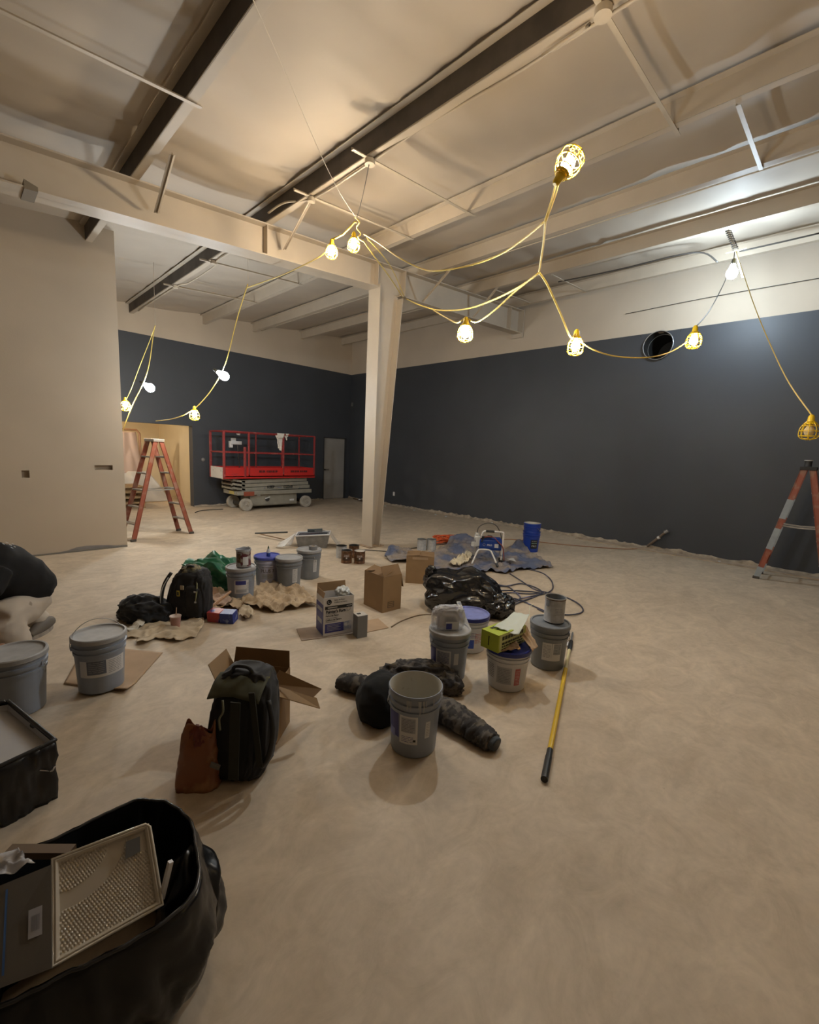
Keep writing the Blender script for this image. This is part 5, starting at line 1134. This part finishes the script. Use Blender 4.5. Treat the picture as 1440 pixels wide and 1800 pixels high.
mb = MB(); P = [pan(a, b, -.03) for a, b in ((.02, .02), (.98, .02), (.98, .98), (.02, .98))]; mb.bm.faces.new([mb.bm.verts.new(q) for q in P]); mb.build('backing', mat('backing_grey', (.22, .2, .17), .5), pk)
Q2 = panel_pts([(-60, 1760, .41), (91, 1702, .41), (90, 1520, .54), (-45, 1575, .54)]); o0 = sum(Q2, Vector())/4; q2 = [q-o0 for q in Q2]
pk = thing('card_pack', 'plain grey-brown card pack with a white sticker in the open black bag', 'package', o0)
nr2 = (q2[1]-q2[0]).cross(q2[3]-q2[0]).normalized()
if nr2.dot(CAMP-o0) < 0: nr2 = -nr2
MB().hexa([q-nr2*.02 for q in q2]+q2).build('card', mat('card_greybrown', (.11, .10, .088), .5, var=.08), pk)
def p2(u, v, h=.001): return q2[0].lerp(q2[1], u).lerp(q2[3].lerp(q2[2], u), v)+nr2*h
def face(lst, nm, m, par):
    mb = MB(); mb.bm.faces.new([mb.bm.verts.new(q) for q in lst]); return mb.build(nm, m, par)
face([p2(.70, .34), (p2(.88, .34)), p2(.88, .62), p2(.70, .62)], 'sticker', m_lblue and mat('sticker_grey', (.35, .35, .38), .5), pk)
mb = MB()
for k in range(9):
    u = .735+.013*k; P = [p2(u, .40, .002), p2(u+.006, .40, .002), p2(u+.006, .55, .002), p2(u, .55, .002)]; mb.bm.faces.new([mb.bm.verts.new(q) for q in P])
mb.build('barcode', m_ink, pk)
face([p2(.395, .1, .0015), p2(.425, .1, .0015), p2(.425, .93, .0015), p2(.395, .93, .0015)], 'blue_edge', mat('edge_blue', (.05, .12, .3), .5), pk)
tag(MB().bar(at_z(15, 1497, .50), at_z(128, 1497, .50), .030, .022).build('wooden_strip', mat('strip_brown', (.13, .085, .05), .6)), 'brown wooden strip lying across the back of the open black bag', 'strip')
tag(MB().bar(at_z(300, 1514, .50), at_z(284, 1580, .40), .012, .012).build('plastic_stick', m_bwhite), 'white plastic stick standing up inside the open black bag', 'stick')
draped('plastic_film', 'crumpled clear film at the left edge above the card pack', 'film', [at_z(-30, 1560, .55), at_z(60, 1522, .55), at_z(40, 1500, .57), at_z(-30, 1500, .56)], m_clear, amp=.02, sc=7)
# ------------------------------------------------------------------ crouching painter at the left edge
def skin_mesh(name, J, E, m, parent=None, sub=2, root=0, o0=Vector()):
    me = bpy.data.meshes.new(name); keys = list(J)
    me.from_pydata([Vector(J[k][0])-o0 for k in keys], [(keys.index(a), keys.index(b)) for a, b in E], []); o = bpy.data.objects.new(name, me); COL.objects.link(o)
    o.modifiers.new('skin', 'SKIN')
    for i, k in enumerate(keys):
        r = J[k][1]; r = r if isinstance(r, tuple) else (r, r); me.skin_vertices[0].data[i].radius = r; me.skin_vertices[0].data[i].use_root = (i == root)
    sm = o.modifiers.new('s', 'SUBSURF'); sm.levels = sub; sm.render_levels = sub
    dg = bpy.context.evaluated_depsgraph_get(); dg.update(); m2 = bpy.data.meshes.new_from_object(o.evaluated_get(dg)); bpy.data.objects.remove(o)
    q = bpy.data.objects.new(name, m2); COL.objects.link(q); m2.materials.clear(); m2.materials.append(m)
    for p_ in m2.polygons: p_.use_smooth = True
    if parent: q.parent = parent
    return q
def pd(px, py, dist):      # point on the pixel ray at a horizontal distance
    d = ray(px, py); return CAMP + d*(dist/math.hypot(d.x, d.y))
pel = pd(56, 1046, 4.50); O = Vector((pel.x, pel.y, 0))
J = {}
J['pelvis'] = (pel, .13); J['belly'] = (pd(34, 1018, 4.45), .13); J['chest'] = (pd(4, 990, 4.38), (.15, .13)); J['neck'] = (pd(-48, 972, 4.22), .055); J['head0'] = (pd(-66, 975, 4.16), .07); J['head'] = (pd(-88, 985, 4.10), .095); J['chin'] = (pd(-96, 1003, 4.06), .07)
J['shR'] = (pd(-20, 980, 4.52), .065); J['elR'] = (pd(-40, 1050, 4.45), .045); J['wrR'] = (pd(-22, 1105, 4.15), .03)
J['shL'] = (pd(-28, 992, 4.15), .065); J['elL'] = (pd(-45, 1090, 4.0), .045); J['wrL'] = (pd(-16, 1138, 3.86), .03)
J['hipR'] = (pd(62, 1050, 4.62), .10); J['knR'] = (pd(20, 1050, 4.85), .07); J['anR'] = (pd(80, 1098, 4.84), .045); J['toR'] = (pd(60, 1111, 4.72), .022)
J['hipL'] = (pd(50, 1058, 4.40), .10); J['knL'] = (pd(8, 1078, 4.12), .075); J['anL'] = (pd(38, 1140, 4.14), .045); J['toL'] = (pd(14, 1158, 4.02), .022)
def fl0(k, r): q = J[k][0].copy(); q.z = r; J[k] = (q, J[k][1])
fl0('toR', .045); fl0('toL', .045); q = J['anR'][0].copy(); q.z = .10; J['anR'] = (q, .034); q = J['anL'][0].copy(); q.z = .10; J['anL'] = (q, .034)
E_ = [('pelvis', 'belly'), ('belly', 'chest'), ('chest', 'neck'), ('neck', 'head0'), ('head0', 'head'), ('head', 'chin'), ('chest', 'shR'), ('shR', 'elR'), ('elR', 'wrR'), ('chest', 'shL'), ('shL', 'elL'), ('elL', 'wrL'), ('pelvis', 'hipR'), ('hipR', 'knR'), ('knR', 'anR'), ('anR', 'toR'), ('pelvis', 'hipL'), ('hipL', 'knL'), ('knL', 'anL'), ('anL', 'toL')]
# five fingers and a thumb on each hand, closing on the bucket lid
for sd, wr in (('L', 'wrL'), ('R', 'wrR')):
    w0 = J[wr][0]; tgt = TLB[0]+Vector((-.06 if sd == 'L' else -.02, .05 if sd == 'L' else .12, TLB[1]+.03)); dv = (tgt-w0).normalized(); sv = dv.cross(Vector((0, 0, 1))).normalized()
    palm = w0+dv*.06; J['pa'+sd] = (palm, (.035, .018)); E_.append((wr, 'pa'+sd))
    for i, (ln_, of) in enumerate(((.068, -.027), (.078, -.009), (.073, .009), (.058, .026))):
        b_ = palm+dv*.032+sv*of; m1 = b_+dv*ln_*.45+Vector((0, 0, -.008)); m2_ = m1+dv*ln_*.3+Vector((0, 0, -.02)); m3 = m2_+dv*ln_*.15+Vector((0, 0, -.02))
        for n_, pt, r in (('a', b_, .010), ('b', m1, .009), ('c', m2_, .0085), ('d', m3, .0075)): J[f'f{sd}{i}{n_}'] = (pt, r)
        E_ += [('pa'+sd, f'f{sd}{i}a'), (f'f{sd}{i}a', f'f{sd}{i}b'), (f'f{sd}{i}b', f'f{sd}{i}c'), (f'f{sd}{i}c', f'f{sd}{i}d')]
    b_ = w0+dv*.03-sv*.025; m1 = b_-sv*.03+dv*.03; m2_ = m1+dv*.028+Vector((0, 0, -.01))
    J['t'+sd+'a'] = (b_, .013); J['t'+sd+'b'] = (m1, .011); J['t'+sd+'c'] = (m2_, .009); E_ += [(wr, 't'+sd+'a'), ('t'+sd+'a', 't'+sd+'b'), ('t'+sd+'b', 't'+sd+'c')]
pt = thing('person', 'person crouching at the left edge in a black t-shirt and cream work trousers', 'person', O)
m_skin = mat('skin', (.46, .27, .19), .55, subs=.1)
skin_mesh('body', J, E_, m_skin, pt, o0=O)
hd = J['head'][0]; fd = (J['chin'][0]-J['head0'][0]).normalized()
blob('hair', None, None, hd-O+Vector((.0, .03, .02)), 0, (.105, .115, .10), 95, .012, 4, mat('hair_dark', (.03, .02, .015), .7), sub=4, flat=1, parent=pt).location = hd-O+Vector((.01, .03, -.07))
# face on the head: nose, eyes, mouth, ear
fdir = (J['chin'][0]-hd).normalized(); fr = Vector((-.75, -.65, -.15)).normalized(); sx_ = fr.cross(Vector((0, 0, 1))).normalized()
mb = MB(); mb.tube([hd-O+fr*.088+Vector((0, 0, .02)), hd-O+fr*.108+Vector((0, 0, -.012)), hd-O+fr*.09+Vector((0, 0, -.022))], [.008, .014, .010], 8); mb.build('nose', m_skin, pt, smooth='all')
mb = MB()
for s in (-1, 1): bmesh.ops.create_icosphere(mb.bm, subdivisions=2, radius=.012, matrix=Matrix.Translation(hd-O+fr*.084+sx_*s*.032+Vector((0, 0, .02))))
mb.build('eyes', m_black, pt, smooth='all')
MB().bar(hd-O+fr*.09-sx_*.022+Vector((0, 0, -.045)), hd-O+fr*.09+sx_*.022+Vector((0, 0, -.045)), .01, .008).build('mouth', mat('lips', (.35, .14, .11), .5), pt)
mb = MB()
for s in (-1, 1): mb.lathe([(.001, 0), (.022, .004), (.026, .012), (.016, .016)], 12, hd-O+sx_*s*.088, axis=Vector((0, 0, 1)).rotation_difference(sx_*s).to_matrix())
mb.build('ears', m_skin, pt, smooth='all')
# clothes: lofted tubes fused into one cloth surface each
def fuse(mb, name, m, par, vox=.014, it=6):
    bmesh.ops.recalc_face_normals(mb.bm, faces=mb.bm.faces[:])
    me = bpy.data.meshes.new(name); mb.bm.to_mesh(me); mb.bm.free(); o = bpy.data.objects.new(name, me); COL.objects.link(o)
    rm = o.modifiers.new('r', 'REMESH'); rm.mode = 'VOXEL'; rm.voxel_size = vox; rm.use_smooth_shade = True
    sm = o.modifiers.new('s', 'SMOOTH'); sm.iterations = it; sm.factor = .5
    dg = bpy.context.evaluated_depsgraph_get(); dg.update(); m2 = bpy.data.meshes.new_from_object(o.evaluated_get(dg)); bpy.data.objects.remove(o)
    q = bpy.data.objects.new(name, m2); COL.objects.link(q); m2.materials.clear(); m2.materials.append(m)
    for p_ in m2.polygons: p_.use_smooth = True
    q.parent = par; return q
def ctube(mb, st, k=8, n=28, wr=.012, seed=1):
    P = smooth_path([q for q, r in st], k); N = len(P); rings = []; prev = None
    for i, p in enumerate(P):
        s_ = i/(N-1)*(len(st)-1); j = min(int(s_), len(st)-2); f = s_-j; f = f*f*(3-2*f); r = st[j][1]+(st[j+1][1]-st[j][1])*f
        tn = (P[min(i+1, N-1)]-P[max(i-1, 0)]).normalized(); x = tn.orthogonal().normalized() if prev is None else (prev-tn*prev.dot(tn)).normalized(); prev = x; y = tn.cross(x); ring = []
        for q in range(n):
            a = 2*PI*q/n; d = x*math.cos(a)+y*math.sin(a); rr = r+wr*(ridge((p.x+d.x*.2, p.y+d.y*.2, p.z*1.6+d.z*.2), 6, seed)-.3)
            ring.append(mb.bm.verts.new(p+d*rr))
        rings.append(ring)
    for A_, B_2 in zip(rings, rings[1:]):
        for q in range(n): mb.bm.faces.new((A_[q], A_[(q+1) % n], B_2[(q+1) % n], B_2[q]))
    mb.bm.faces.new(rings[0][::-1]); mb.bm.faces.new(rings[-1]); return mb
m_trou = mat('trousers_cream', (.50, .44, .37), .9, col2=(.30, .25, .2), thresh=(.70, .74), vscale=9, bump=.2, bscale=12)
mb = MB(); W = lambda x, y, d: pd(x, y, d)-O
aL = J['anL'][0]-O; aR = J['anR'][0]-O
ctube(mb, [(W(60, 1046, 4.48), .13), (W(40, 1068, 4.36), .125), (W(12, 1082, 4.18), .115), (W(-6, 1092, 4.10), .10)], seed=2)
ctube(mb, [(W(-6, 1088, 4.10), .10), (W(10, 1108, 4.14), .115), (W(24, 1128, 4.14), .10), (aL+Vector((0, 0, .0)), .07)], seed=3)
ctube(mb, [(W(64, 1046, 4.60), .12), (W(40, 1052, 4.75), .10), (W(24, 1056, 4.86), .085)], seed=4)
ctube(mb, [(W(26, 1058, 4.86), .085), (W(56, 1078, 4.86), .085), (W(70, 1090, 4.85), .08), (aR+Vector((0, 0, -.02)), .07)], seed=5)
fuse(mb, 'trousers', m_trou, pt)
m_tee = mat('tee_black', (.006, .006, .007), .9)
mb = MB()
ctube(mb, [(W(80, 1048, 4.50), .07), (W(72, 1044, 4.50), .125), (W(56, 1030, 4.46), .155), (W(32, 1016, 4.42), .185), (W(2, 1004, 4.36), .20), (W(-30, 990, 4.28), .17), (W(-50, 980, 4.22), .09)], seed=6, wr=.016)
ctube(mb, [(W(-12, 990, 4.50), .10), (W(-34, 1030, 4.48), .085)], seed=7)
ctube(mb, [(W(-14, 1004, 4.18), .12), (W(-30, 1042, 4.08), .10)], seed=8)
fuse(mb, 't_shirt', m_tee, pt)
# print on the back
def proj_back(px, py): 
    return pd(px, py, 4.28)-O
mb = MB(); rnd = random.Random(3)
for k, (x, y, w_) in enumerate(((4, 955, 4), (10, 953, 5), (16, 957, 5), (21, 955, 3), (24, 960, 3), (12, 960, 4), (18, 962, 5))):
    a = proj_back(x, y); b = proj_back(x+w_, y+2); mb.bar(a, b, .010, .004)
mb.build('shirt_print', m_label, pt)
# shoes
m_shoe = mat('shoe_grey', (.13, .115, .10), .7); m_sole = mat('sole_grey', (.30, .27, .24), .7, var=.2, vscale=30)
for k in ('R', 'L'):
    an, to = J['an'+k][0], J['to'+k][0]; dr = Vector((to.x-an.x, to.y-an.y, 0)).normalized(); hl = Vector((an.x, an.y, 0))-dr*.08-O; sdv = Vector((-dr.y, dr.x, 0))
    poly = []
    for i in range(24):
        a = 2*PI*i/24; l = .145*math.cos(a); w_ = .048*math.sin(a)*(1+.12*math.cos(a)); poly.append((hl+dr*(.14+l)+sdv*w_))
    MB().prism([(q.x, q.y) for q in poly], 0.0, .032).build('shoe_sole', m_sole, pt)
    mb = MB(); mb.tube([hl+dr*.01+Vector((0, 0, .065)), hl+dr*.09+Vector((0, 0, .075)), hl+dr*.19+Vector((0, 0, .056)), hl+dr*.275+Vector((0, 0, .038))], [.042, .058, .050, .026], 14); mb.build('shoe', m_shoe, pt, smooth=True)
# ------------------------------------------------------------------ step ladders
m_fib = mat('ladder_orange', (.30, .085, .050), .5, col2=(.33, .17, .12), thresh=(.5, .62), vscale=7)
m_alu = mat('ladder_alu', (.45, .43, .40), .4, .5, var=.15, vscale=14)
def ladder(label, c, rz, H_, spread, wb, wt, twin=True, m=m_fib, nsteps=5, cap=m_alu):
    t = thing('step_ladder', label, 'ladder', c, rz)
    for s in (-1, 1):
        for w_ in (-1, 1):
            a = Vector((s*spread/2, w_*wb/2, 0)); b = Vector((s*.045, w_*wt/2, H_))
            d = (b-a).normalized(); mb = MB()
            mb.bar(a, b, .012, .075, up=(1, 0, 0)) if False else None
            x = Vector((1, 0, 0)); x = (x-d*x.dot(d)).normalized(); y = d.cross(x)
            def P(q, dx, dy): return q+x*dx+y*dy
            W_ = .036
            for (x0, x1, y0, y1) in ((-W_, W_, -.003, .003), (-W_, -W_+.005, -.012, .012), (W_-.005, W_, -.012, .012)):
                mb.hexa([P(a, x0, y0), P(a, x1, y0), P(a, x1, y1), P(a, x0, y1), P(b, x0, y0), P(b, x1, y0), P(b, x1, y1), P(b, x0, y1)])
            mb.build('rail', m, t)
            MB().box(a+Vector((0, 0, .02)), (.085, .04, .04), bev=.006).build('foot', mat('foot_rubber', (.08, .07, .06), .8), t)
        for k in range(nsteps):
            f = (k+1)/(nsteps+1.0); x_ = s*(spread/2*(1-f)+.045*f); w_ = wb*(1-f)+wt*f
            if s < 0 or twin: MB().box((x_, 0, H_*f), (.08, w_-.01, .025), bev=.003).build('step', m_alu, t)
            elif k % 2 == 0: MB().box((x_, 0, H_*f), (.02, w_-.01, .025)).build('cross_bar', m_alu, t)
        mb = MB()
        for w_ in (-1, 1):
            f = 1/(nsteps+1.0); a = Vector((s*(spread/2*(1-f)+.045*f), w_*(wb*(1-f)+wt*f)/2, H_*f)); mb.prism([(0, 0), (.09, 0), (0, -.15)], -.003, .003, fn=lambda q, a=a, s=s, w_=w_: Vector((a.x, a.y-w_*q.x, a.z+q.y)))
        mb.build('knee_brace', m, t)
    z = H_*.50; f = .50; xx = spread/2*(1-f)+.045*f; mb = MB()
    for w_ in (-1, 1):
        y_ = w_*((wb*(1-f)+wt*f)/2-.03); mb.bar((-xx, y_, z), (0, y_, z-.012), .004, .02); mb.bar((0, y_, z-.012), (xx, y_, z), .004, .02)
    mb.build('spreader', m_alu, t)
    MB().box((0, 0, H_+.005), (.19, wt+.05, .05), bev=.006).build('top_cap', cap, t)
    return t
ladder('orange double-sided step ladder standing before the wall opening at left', (2.46, 8.62, 0), .21, 1.69, 1.02, .42, .26)
lr = ladder('orange step ladder taped with grey-blue strips at the right edge', (8.70, .345, 0), PI/2, 1.70, .78, .44, .28, twin=False, nsteps=4, cap=m_black)
# tape strips on its near rail
H_ = 1.70; m_tape = mat('tape_bluegrey', (.30, .34, .37), .6, var=.1)
for wsgn in (1, -1):
    a = Vector((.39, wsgn*.22, 0)); b = Vector((.045, wsgn*.14, H_)); d = (b-a).normalized(); x = Vector((1, 0, 0)); x = (x-d*x.dot(d)).normalized(); y = d.cross(x)
    for (f0, f1) in ((.56, .73), (.28, .47), (.02, .11)):
        p_, q_ = a.lerp(b, f0), a.lerp(b, f1); W_ = .0375; mb = MB(); mb.hexa([p_+x*sx1+y*sy1 for sx1, sy1 in ((-W_, -.014), (W_, -.014), (W_, .014), (-W_, .014))]+[q_+x*sx1+y*sy1 for sx1, sy1 in ((-W_, -.014), (W_, -.014), (W_, .014), (-W_, .014))]); mb.build('tape_strip', m_tape, lr)
t, rf, ca = can('small dark can with a pale lid standing on the cap of the right ladder', 0, 0, m_dark, h=.085, r=.045, pos=(8.66, .36, 1.732), open_=False, inner=mat('lid_cream', (.62, .58, .5), .5), handle=False)
MB().lathe([(.046, .082), (.05, .084), (.05, .094), (.002, .095)], 24).build('pale_lid', m_label, t, smooth=True)
# ------------------------------------------------------------------ scissor lift
m_lred = mat('lift_red', (.50, .022, .018), .42, col2=(.36, .03, .03), thresh=(.55, .7), vscale=5)
m_lrail = mat('lift_red_dull', (.26, .030, .030), .5, col2=(.34, .10, .09), thresh=(.58, .7), vscale=9)
m_lgrey = mat('lift_grey', (.26, .245, .20), .55, var=.12, vscale=6)
m_tyre = mat('tyre_dusty', (.36, .33, .28), .85, var=.12, vscale=10)
X0, X1, Y0, Y1 = 4.58, 7.20, 10.78, 11.62
t = thing('scissor_lift', 'red and grey scissor lift parked along the slate back wall', 'lift', ((X0+X1)/2, (Y0+Y1)/2, 0))
LX, LY = (X1-X0)/2, (Y1-Y0)/2
def B_(name, m, boxes, bev=0.0, par=t):
    mb = MB()
    for c_, s_ in boxes: mb.box(c_, s_, bev=bev)
    return mb.build(name, m, par)
dk = B_('platform_deck', m_lred, [((0, 0, .865), (2*LX, 2*LY, .07)), ((0, -LY+.01, .905), (2*LX-.02, .02, .08))], .006)
B_('toe_board', m_lred, [((.0, -LY+.012, 1.01), (2*LX-.1, .012, .19)), ((0, LY-.012, 1.01), (2*LX-.1, .012, .19)), ((-LX+.012, 0, 1.01), (.012, 2*LY-.05, .19)), ((LX-.012, 0, 1.01), (.012, 2*LY-.05, .19))])
B_('white_end_panel', mat('panel_white', (.58, .56, .52), .5, col2=(.35, .33, .3), thresh=(.6, .7), vscale=14), [((-LX-.004, -.02, .97), (.012, 2*LY-.14, .28))])
for s_ in (-1, 1): B_('end_post', m_lrail, [((-LX+.02, s_*(LY-.02), 1.42), (.05, .045, 1.15))], .004)
for zz, nm in ((1.99, 'top_rail'), (1.48, 'mid_rail')):
    mb = MB(); r = .019
    mb.tube([(-LX+.02, -LY+.02, zz), (LX-.02, -LY+.02, zz)], r, 8).tube([(-LX+.02, LY-.02, zz), (LX-.02, LY-.02, zz)], r, 8).tube([(-LX+.02, -LY+.02, zz), (-LX+.02, LY-.02, zz)], r, 8).tube([(LX-.02, -LY+.02, zz), (LX-.02, LY-.02, zz)], r, 8)
    mb.build(nm, m_lrail, t, smooth=True)
for x_ in (-.50*LX, .24*LX, LX-.02):
    MB().box((x_, -LY+.02, 1.44), (.04, .04, 1.12), bev=.004).build('rail_post', m_lrail, t)
for x_ in (-.72*LX, -.05*LX, .55*LX, LX-.02): MB().box((x_, LY-.02, 1.44), (.035, .035, 1.12), bev=.004).build('rail_post', m_lrail, t)
B_('gate_post', m_lrail, [((-LX+.55, -LY+.02, 1.25), (.055, .05, .75))], .004)
mb = MB(); rnd = random.Random(2)
for (x0_, x1_) in ((-.35, .12), (.55, 1.10)):
    x_ = x0_
    while x_ < x1_: w_ = rnd.uniform(.03, .08); mb.box((x_, -LY+.004, 1.01), (w_, .004, .055)); x_ += w_+.015
mb.build('deck_lettering', mat('print_darkred', (.10, .01, .01), .5), t)
# control box and rags on the rail
B_('control_box', m_label, [((-.68, LY-.10, 1.72), (.30, .14, .09)), ((-.80, LY-.10, 1.64), (.08, .10, .10)), ((-.72, LY-.08, 1.80), (.12, .06, .08))], .01)
MB().tube(smooth_path([(-.62, LY-.1, 1.70), (-.60, LY-.1, 1.4), (-.56, LY-.08, 1.15), (-.58, LY-.08, .95)], 5), .012, 6).build('control_cable', m_dkcable, t, smooth='all')
# scissor stack: folded arms
def arm(z0_, z1_, xa, xb, y_, nm='scissor_arm', h=.085): MB().bar((xa, y_, z0_), (xb, y_, z1_), .04, h, up=(0, 0, 1)).build(nm, m_lgrey, t)
XA, XBm = -.93, LX-.12
for i, z_ in enumerate((.545, .645, .745)):
    arm(z_, z_+.035, XA+.12, XBm-.05*i, -LY+.10); arm(z_+.035, z_, XA+.12, XBm-.05*i, LY-.12)
    MB().bar((XA-.12, -LY+.10, z_+.05), (XA+.20, -LY+.10, z_-.005), .04, .05).bar((XA-.12, LY-.12, z_+.05), (XA+.20, LY-.12, z_-.005), .04, .05).bar((XA-.10, -LY+.10, z_+.03), (XA-.10, LY-.12, z_+.03), .06, .04).build('scissor_link', m_lgrey, t)
    MB().tube([(XA, -LY+.06, z_+.02), (XA, LY-.1, z_+.02)], .022, 10).build('pivot_pin', m_lgrey, t, smooth=True)
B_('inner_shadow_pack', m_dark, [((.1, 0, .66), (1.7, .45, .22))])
def lf(dx, dz): return lambda co: Vector((dx+co.x, -LY+.073-co.z, dz+co.y))
text_part('lettering', 'KEEP', .10, m_black, t, lf(-.02, .590), bold=.003); text_part('lettering', 'CLEAR', .10, m_black, t, lf(.50, .580), bold=.003)
mb = MB(); mb.box((.24, -LY+.079, .572), (.13, .002, .03)); mb.prism([(0, 0), (.05, 0), (.025, .06)], 0, .002, fn=lambda q: Vector((-.22+q.x, -LY+.077+q.z, .55+q.y))); mb.prism([(0, 0), (.05, 0), (.025, .06)], 0, .002, fn=lambda q: Vector((.84+q.x, -LY+.077+q.z, .53+q.y))); mb.build('lettering', m_ink, t)
B_('chassis_rail', m_lgrey, [((.12, -LY+.06, .455), (2.18, .10, .10)), ((.12, LY-.06, .455), (2.18, .10, .10)), ((-.95, 0, .455), (.06, 2*LY-.2, .10))], .004)
B_('chassis_tray', m_lgrey, [((.12, -.0, .26), (1.34, 2*LY-.22, .33))], .008)
MB().box((.05, -LY+.095, .27), (1.30, .02, .30), bev=.004).build('side_panel', m_lgrey, t)
B_('red_plate', mat('plate_rust', (.26, .06, .03), .5), [((-.66, -LY+.008, .44), (.28, .006, .11))])
B_('yellow_plate', mat('plate_yellow', (.48, .40, .14), .5), [((-.985, -.12, .46), (.008, .26, .08))])
B_('sticker', m_label, [((-.36, -LY+.083, .38), (.10, .004, .035))]); B_('sticker', m_label, [((.62, -LY+.083, .22), (.14, .004, .05))])
MB().lathe([(.001, 0), (.06, 0), (.055, .02), (.001, .02)], 20, (-.12, -LY+.082, .27), axis=RX(PI/2)).build('vent', m_dark, t); MB().bar((-.19, -LY+.06, .29), (-.05, -LY+.06, .33), .01, .03).build('vent_lever', m_label, t)
wr = .162
for (x_, y_) in ((-.74, -LY+.02), (-.74, LY-.06), (1.02, -LY+.02), (1.02, LY-.06)):
    w_ = MB().lathe([(wr-.012, -.055), (wr, -.045), (wr, .045), (wr-.012, .055), (.09, .05), (.085, .035), (.03, .035), (.028, .06), (.005, .062)], 32, (x_, y_, wr), axis=RX(PI/2)).lathe([(wr-.012, -.055), (.09, -.05), (.03, -.04), (.005, -.04)], 32, (x_, y_, wr), axis=RX(PI/2), capb=False).build('wheel', m_tyre, t, smooth=True)
    MB().lathe([(.012, 0), (.012, .012)], 6, (x_, y_-.058, wr), axis=RX(PI/2)).build('hub', m_lgrey, w_)
for x_ in (-.74, 1.02): B_('axle', m_dark, [((x_, 0, wr), (.06, 2*LY-.25, .08))])
o0 = t.location
def hang(label, x_, y_, z_, w_, h_, m, seed, name='rag', cat='rag'):
    mb = MB(); mb.grid(14, 22, lambda u, v: Vector(((u-.5)*w_*(1-.55*v)+.03*ns((u, v, 0), 3, seed), .024+.02*ns((u*2, v, 1), 3, seed) + .0, -h_*v*(1+.35*(u-.4)*(1-abs(u-.5)))) ))
    mb.grid(14, 8, lambda u, v: Vector(((u-.5)*w_*(1-.3*v)+.02*ns((u, v, 4), 3, seed), -.026-.02*abs(ns((u*2, v, 5), 3, seed)), .02-h_*.32*v)))
    mb.grid(14, 4, lambda u, v: Vector(((u-.5)*w_, -.026+.05*v, .022)))
    return tag(mb.build(name, m, smooth='all', solid=.003, loc=Vector((o0.x+x_, o0.y+y_, z_))), label, cat)
m_whiterag = mat('rag_white', (.66, .62, .56), .9)
hang('white rag hanging over the front rail of the lift, right of its middle', .22, -LY+.02, 2.0, .22, .40, m_whiterag, 3)
hang('small white rag bunched on the front rail beside the larger rag', .41, -LY+.02, 2.0, .10, .14, m_whiterag, 5)
hang('white rag knotted on the back rail of the lift near its left end', -.55, LY-.02, 2.0, .16, .07, m_whiterag, 7)
# ------------------------------------------------------------------ things in the side room
m_copper = mat('painted_pipe', (.42, .24, .14), .45)
t = thing('sheeted_rack', 'pinkish bent pipe rack hung with plastic sheets in the side room behind the ladder', 'rack', (2.75, 13.6, 0))
a = at_y(214, 754, 13.6)-t.location; b = at_y(240, 756, 13.6)-t.location; c_ = at_y(245, 762, 13.6)-t.location
MB().tube([(a.x-1.0, 0, 0), (a.x-1.0, 0, a.z), a, b, c_, (c_.x+.02, 0, 0)], .03, 10).build('pipe', m_copper, t, smooth=True)
m_pfilm = mat('pink_film', (.58, .42, .33), .45, bump=.5, bscale=7)
L0, L1 = a.x-.9, b.x-.02
mb = MB(); mb.grid(40, 24, lambda u, v: Vector((L0+(L1-L0+.12*v)*u, -.06-.05*v+.05*ridge((u*4, v*.6, 0), 1.4, 3), b.z-.05-(b.z-.75)*v))); mb.build('pink_sheet', m_pfilm, t, smooth='all', solid=.003)
mb = MB(); mb.grid(40, 24, lambda u, v: Vector((L0+(L1-L0+.25+.5*v*u)*u, -.12-.12*v+.07*ridge((u*3, v*1.2, 2), 1.6, 5), .85-.83*v))); mb.build('white_sheet', mat('white_film', (.62, .58, .52), .4, bump=.5, bscale=7), t, smooth='all', solid=.003)
t = thing('pallet_stack', 'short stack of wooden pallets behind the ladder in the opening', 'pallets', (2.75, 12.85, 0))
m_pal = mat('pallet_wood', (.34, .23, .12), .8, var=.25, vscale=6)
for k in range(4):
    mb = MB(); z_ = .012+.135*k
    for q in range(5): mb.box((-.0, -.4+.2*q, z_+.11), (1.1, .11, .018)); 
    for q in range(3): mb.box((-.5+.5*q, 0, z_+.055), (.06, .95, .09))
    mb.box((0, -.42, z_), (1.1, .09, .018)); mb.box((0, .42, z_), (1.1, .09, .018)); mb.build('pallet', m_pal, t)
tag(MB().tube(smooth_path([at_z(343, 901, .01), at_z(352, 898, .01), at_z(370, 896, .012), at_z(392, 895, .01)], 5), .010, 6).build('floor_cord', m_dkcable, smooth='all'), 'short dark cable lying at the foot of the slate wall left of the lift', 'cord')
tag(MB().bar(at_z(622, 876, .03), at_z(650, 884, .03), .05, .03).build('wood_offcut', mat('offcut', (.12, .07, .05), .8)), 'dark wood offcut on the floor near the far corner behind the column', 'offcut')
tag(MB().box(at_z(633, 878, .06), (.12, .06, .03), RZ(.5)).build('paper_scrap', m_label), 'white scrap lying on the dark offcut near the far corner', 'scrap')
rnd = random.Random(9)
for i, (x, y) in enumerate(((678, 888), (728, 895), (766, 903), (784, 906), (1265, 985), (865, 917))):
    p_ = at_z(x, y, .035); tag(MB().prism([(.05*rnd.uniform(.5, 1)*math.cos(a_), .035*rnd.uniform(.5, 1)*math.sin(a_)) for a_ in [q*PI/3 for q in range(6)]], 0, .02).build('gypsum_chip', m_label, loc=(min(p_.x, XR-.08), p_.y, .0 if i % 2 else .002)), ['white gypsum chip at the wall foot right beside the column', 'white gypsum chip at the wall foot, second right of the column', 'white gypsum chip at the wall foot, third right of the column', 'white gypsum chip at the wall foot, fourth right of the column', 'white chip on the board at the wall foot left of the right ladder', 'white gypsum chip at the wall foot behind the sprayer'][i], 'chip', 'gypsum chips along the right wall')
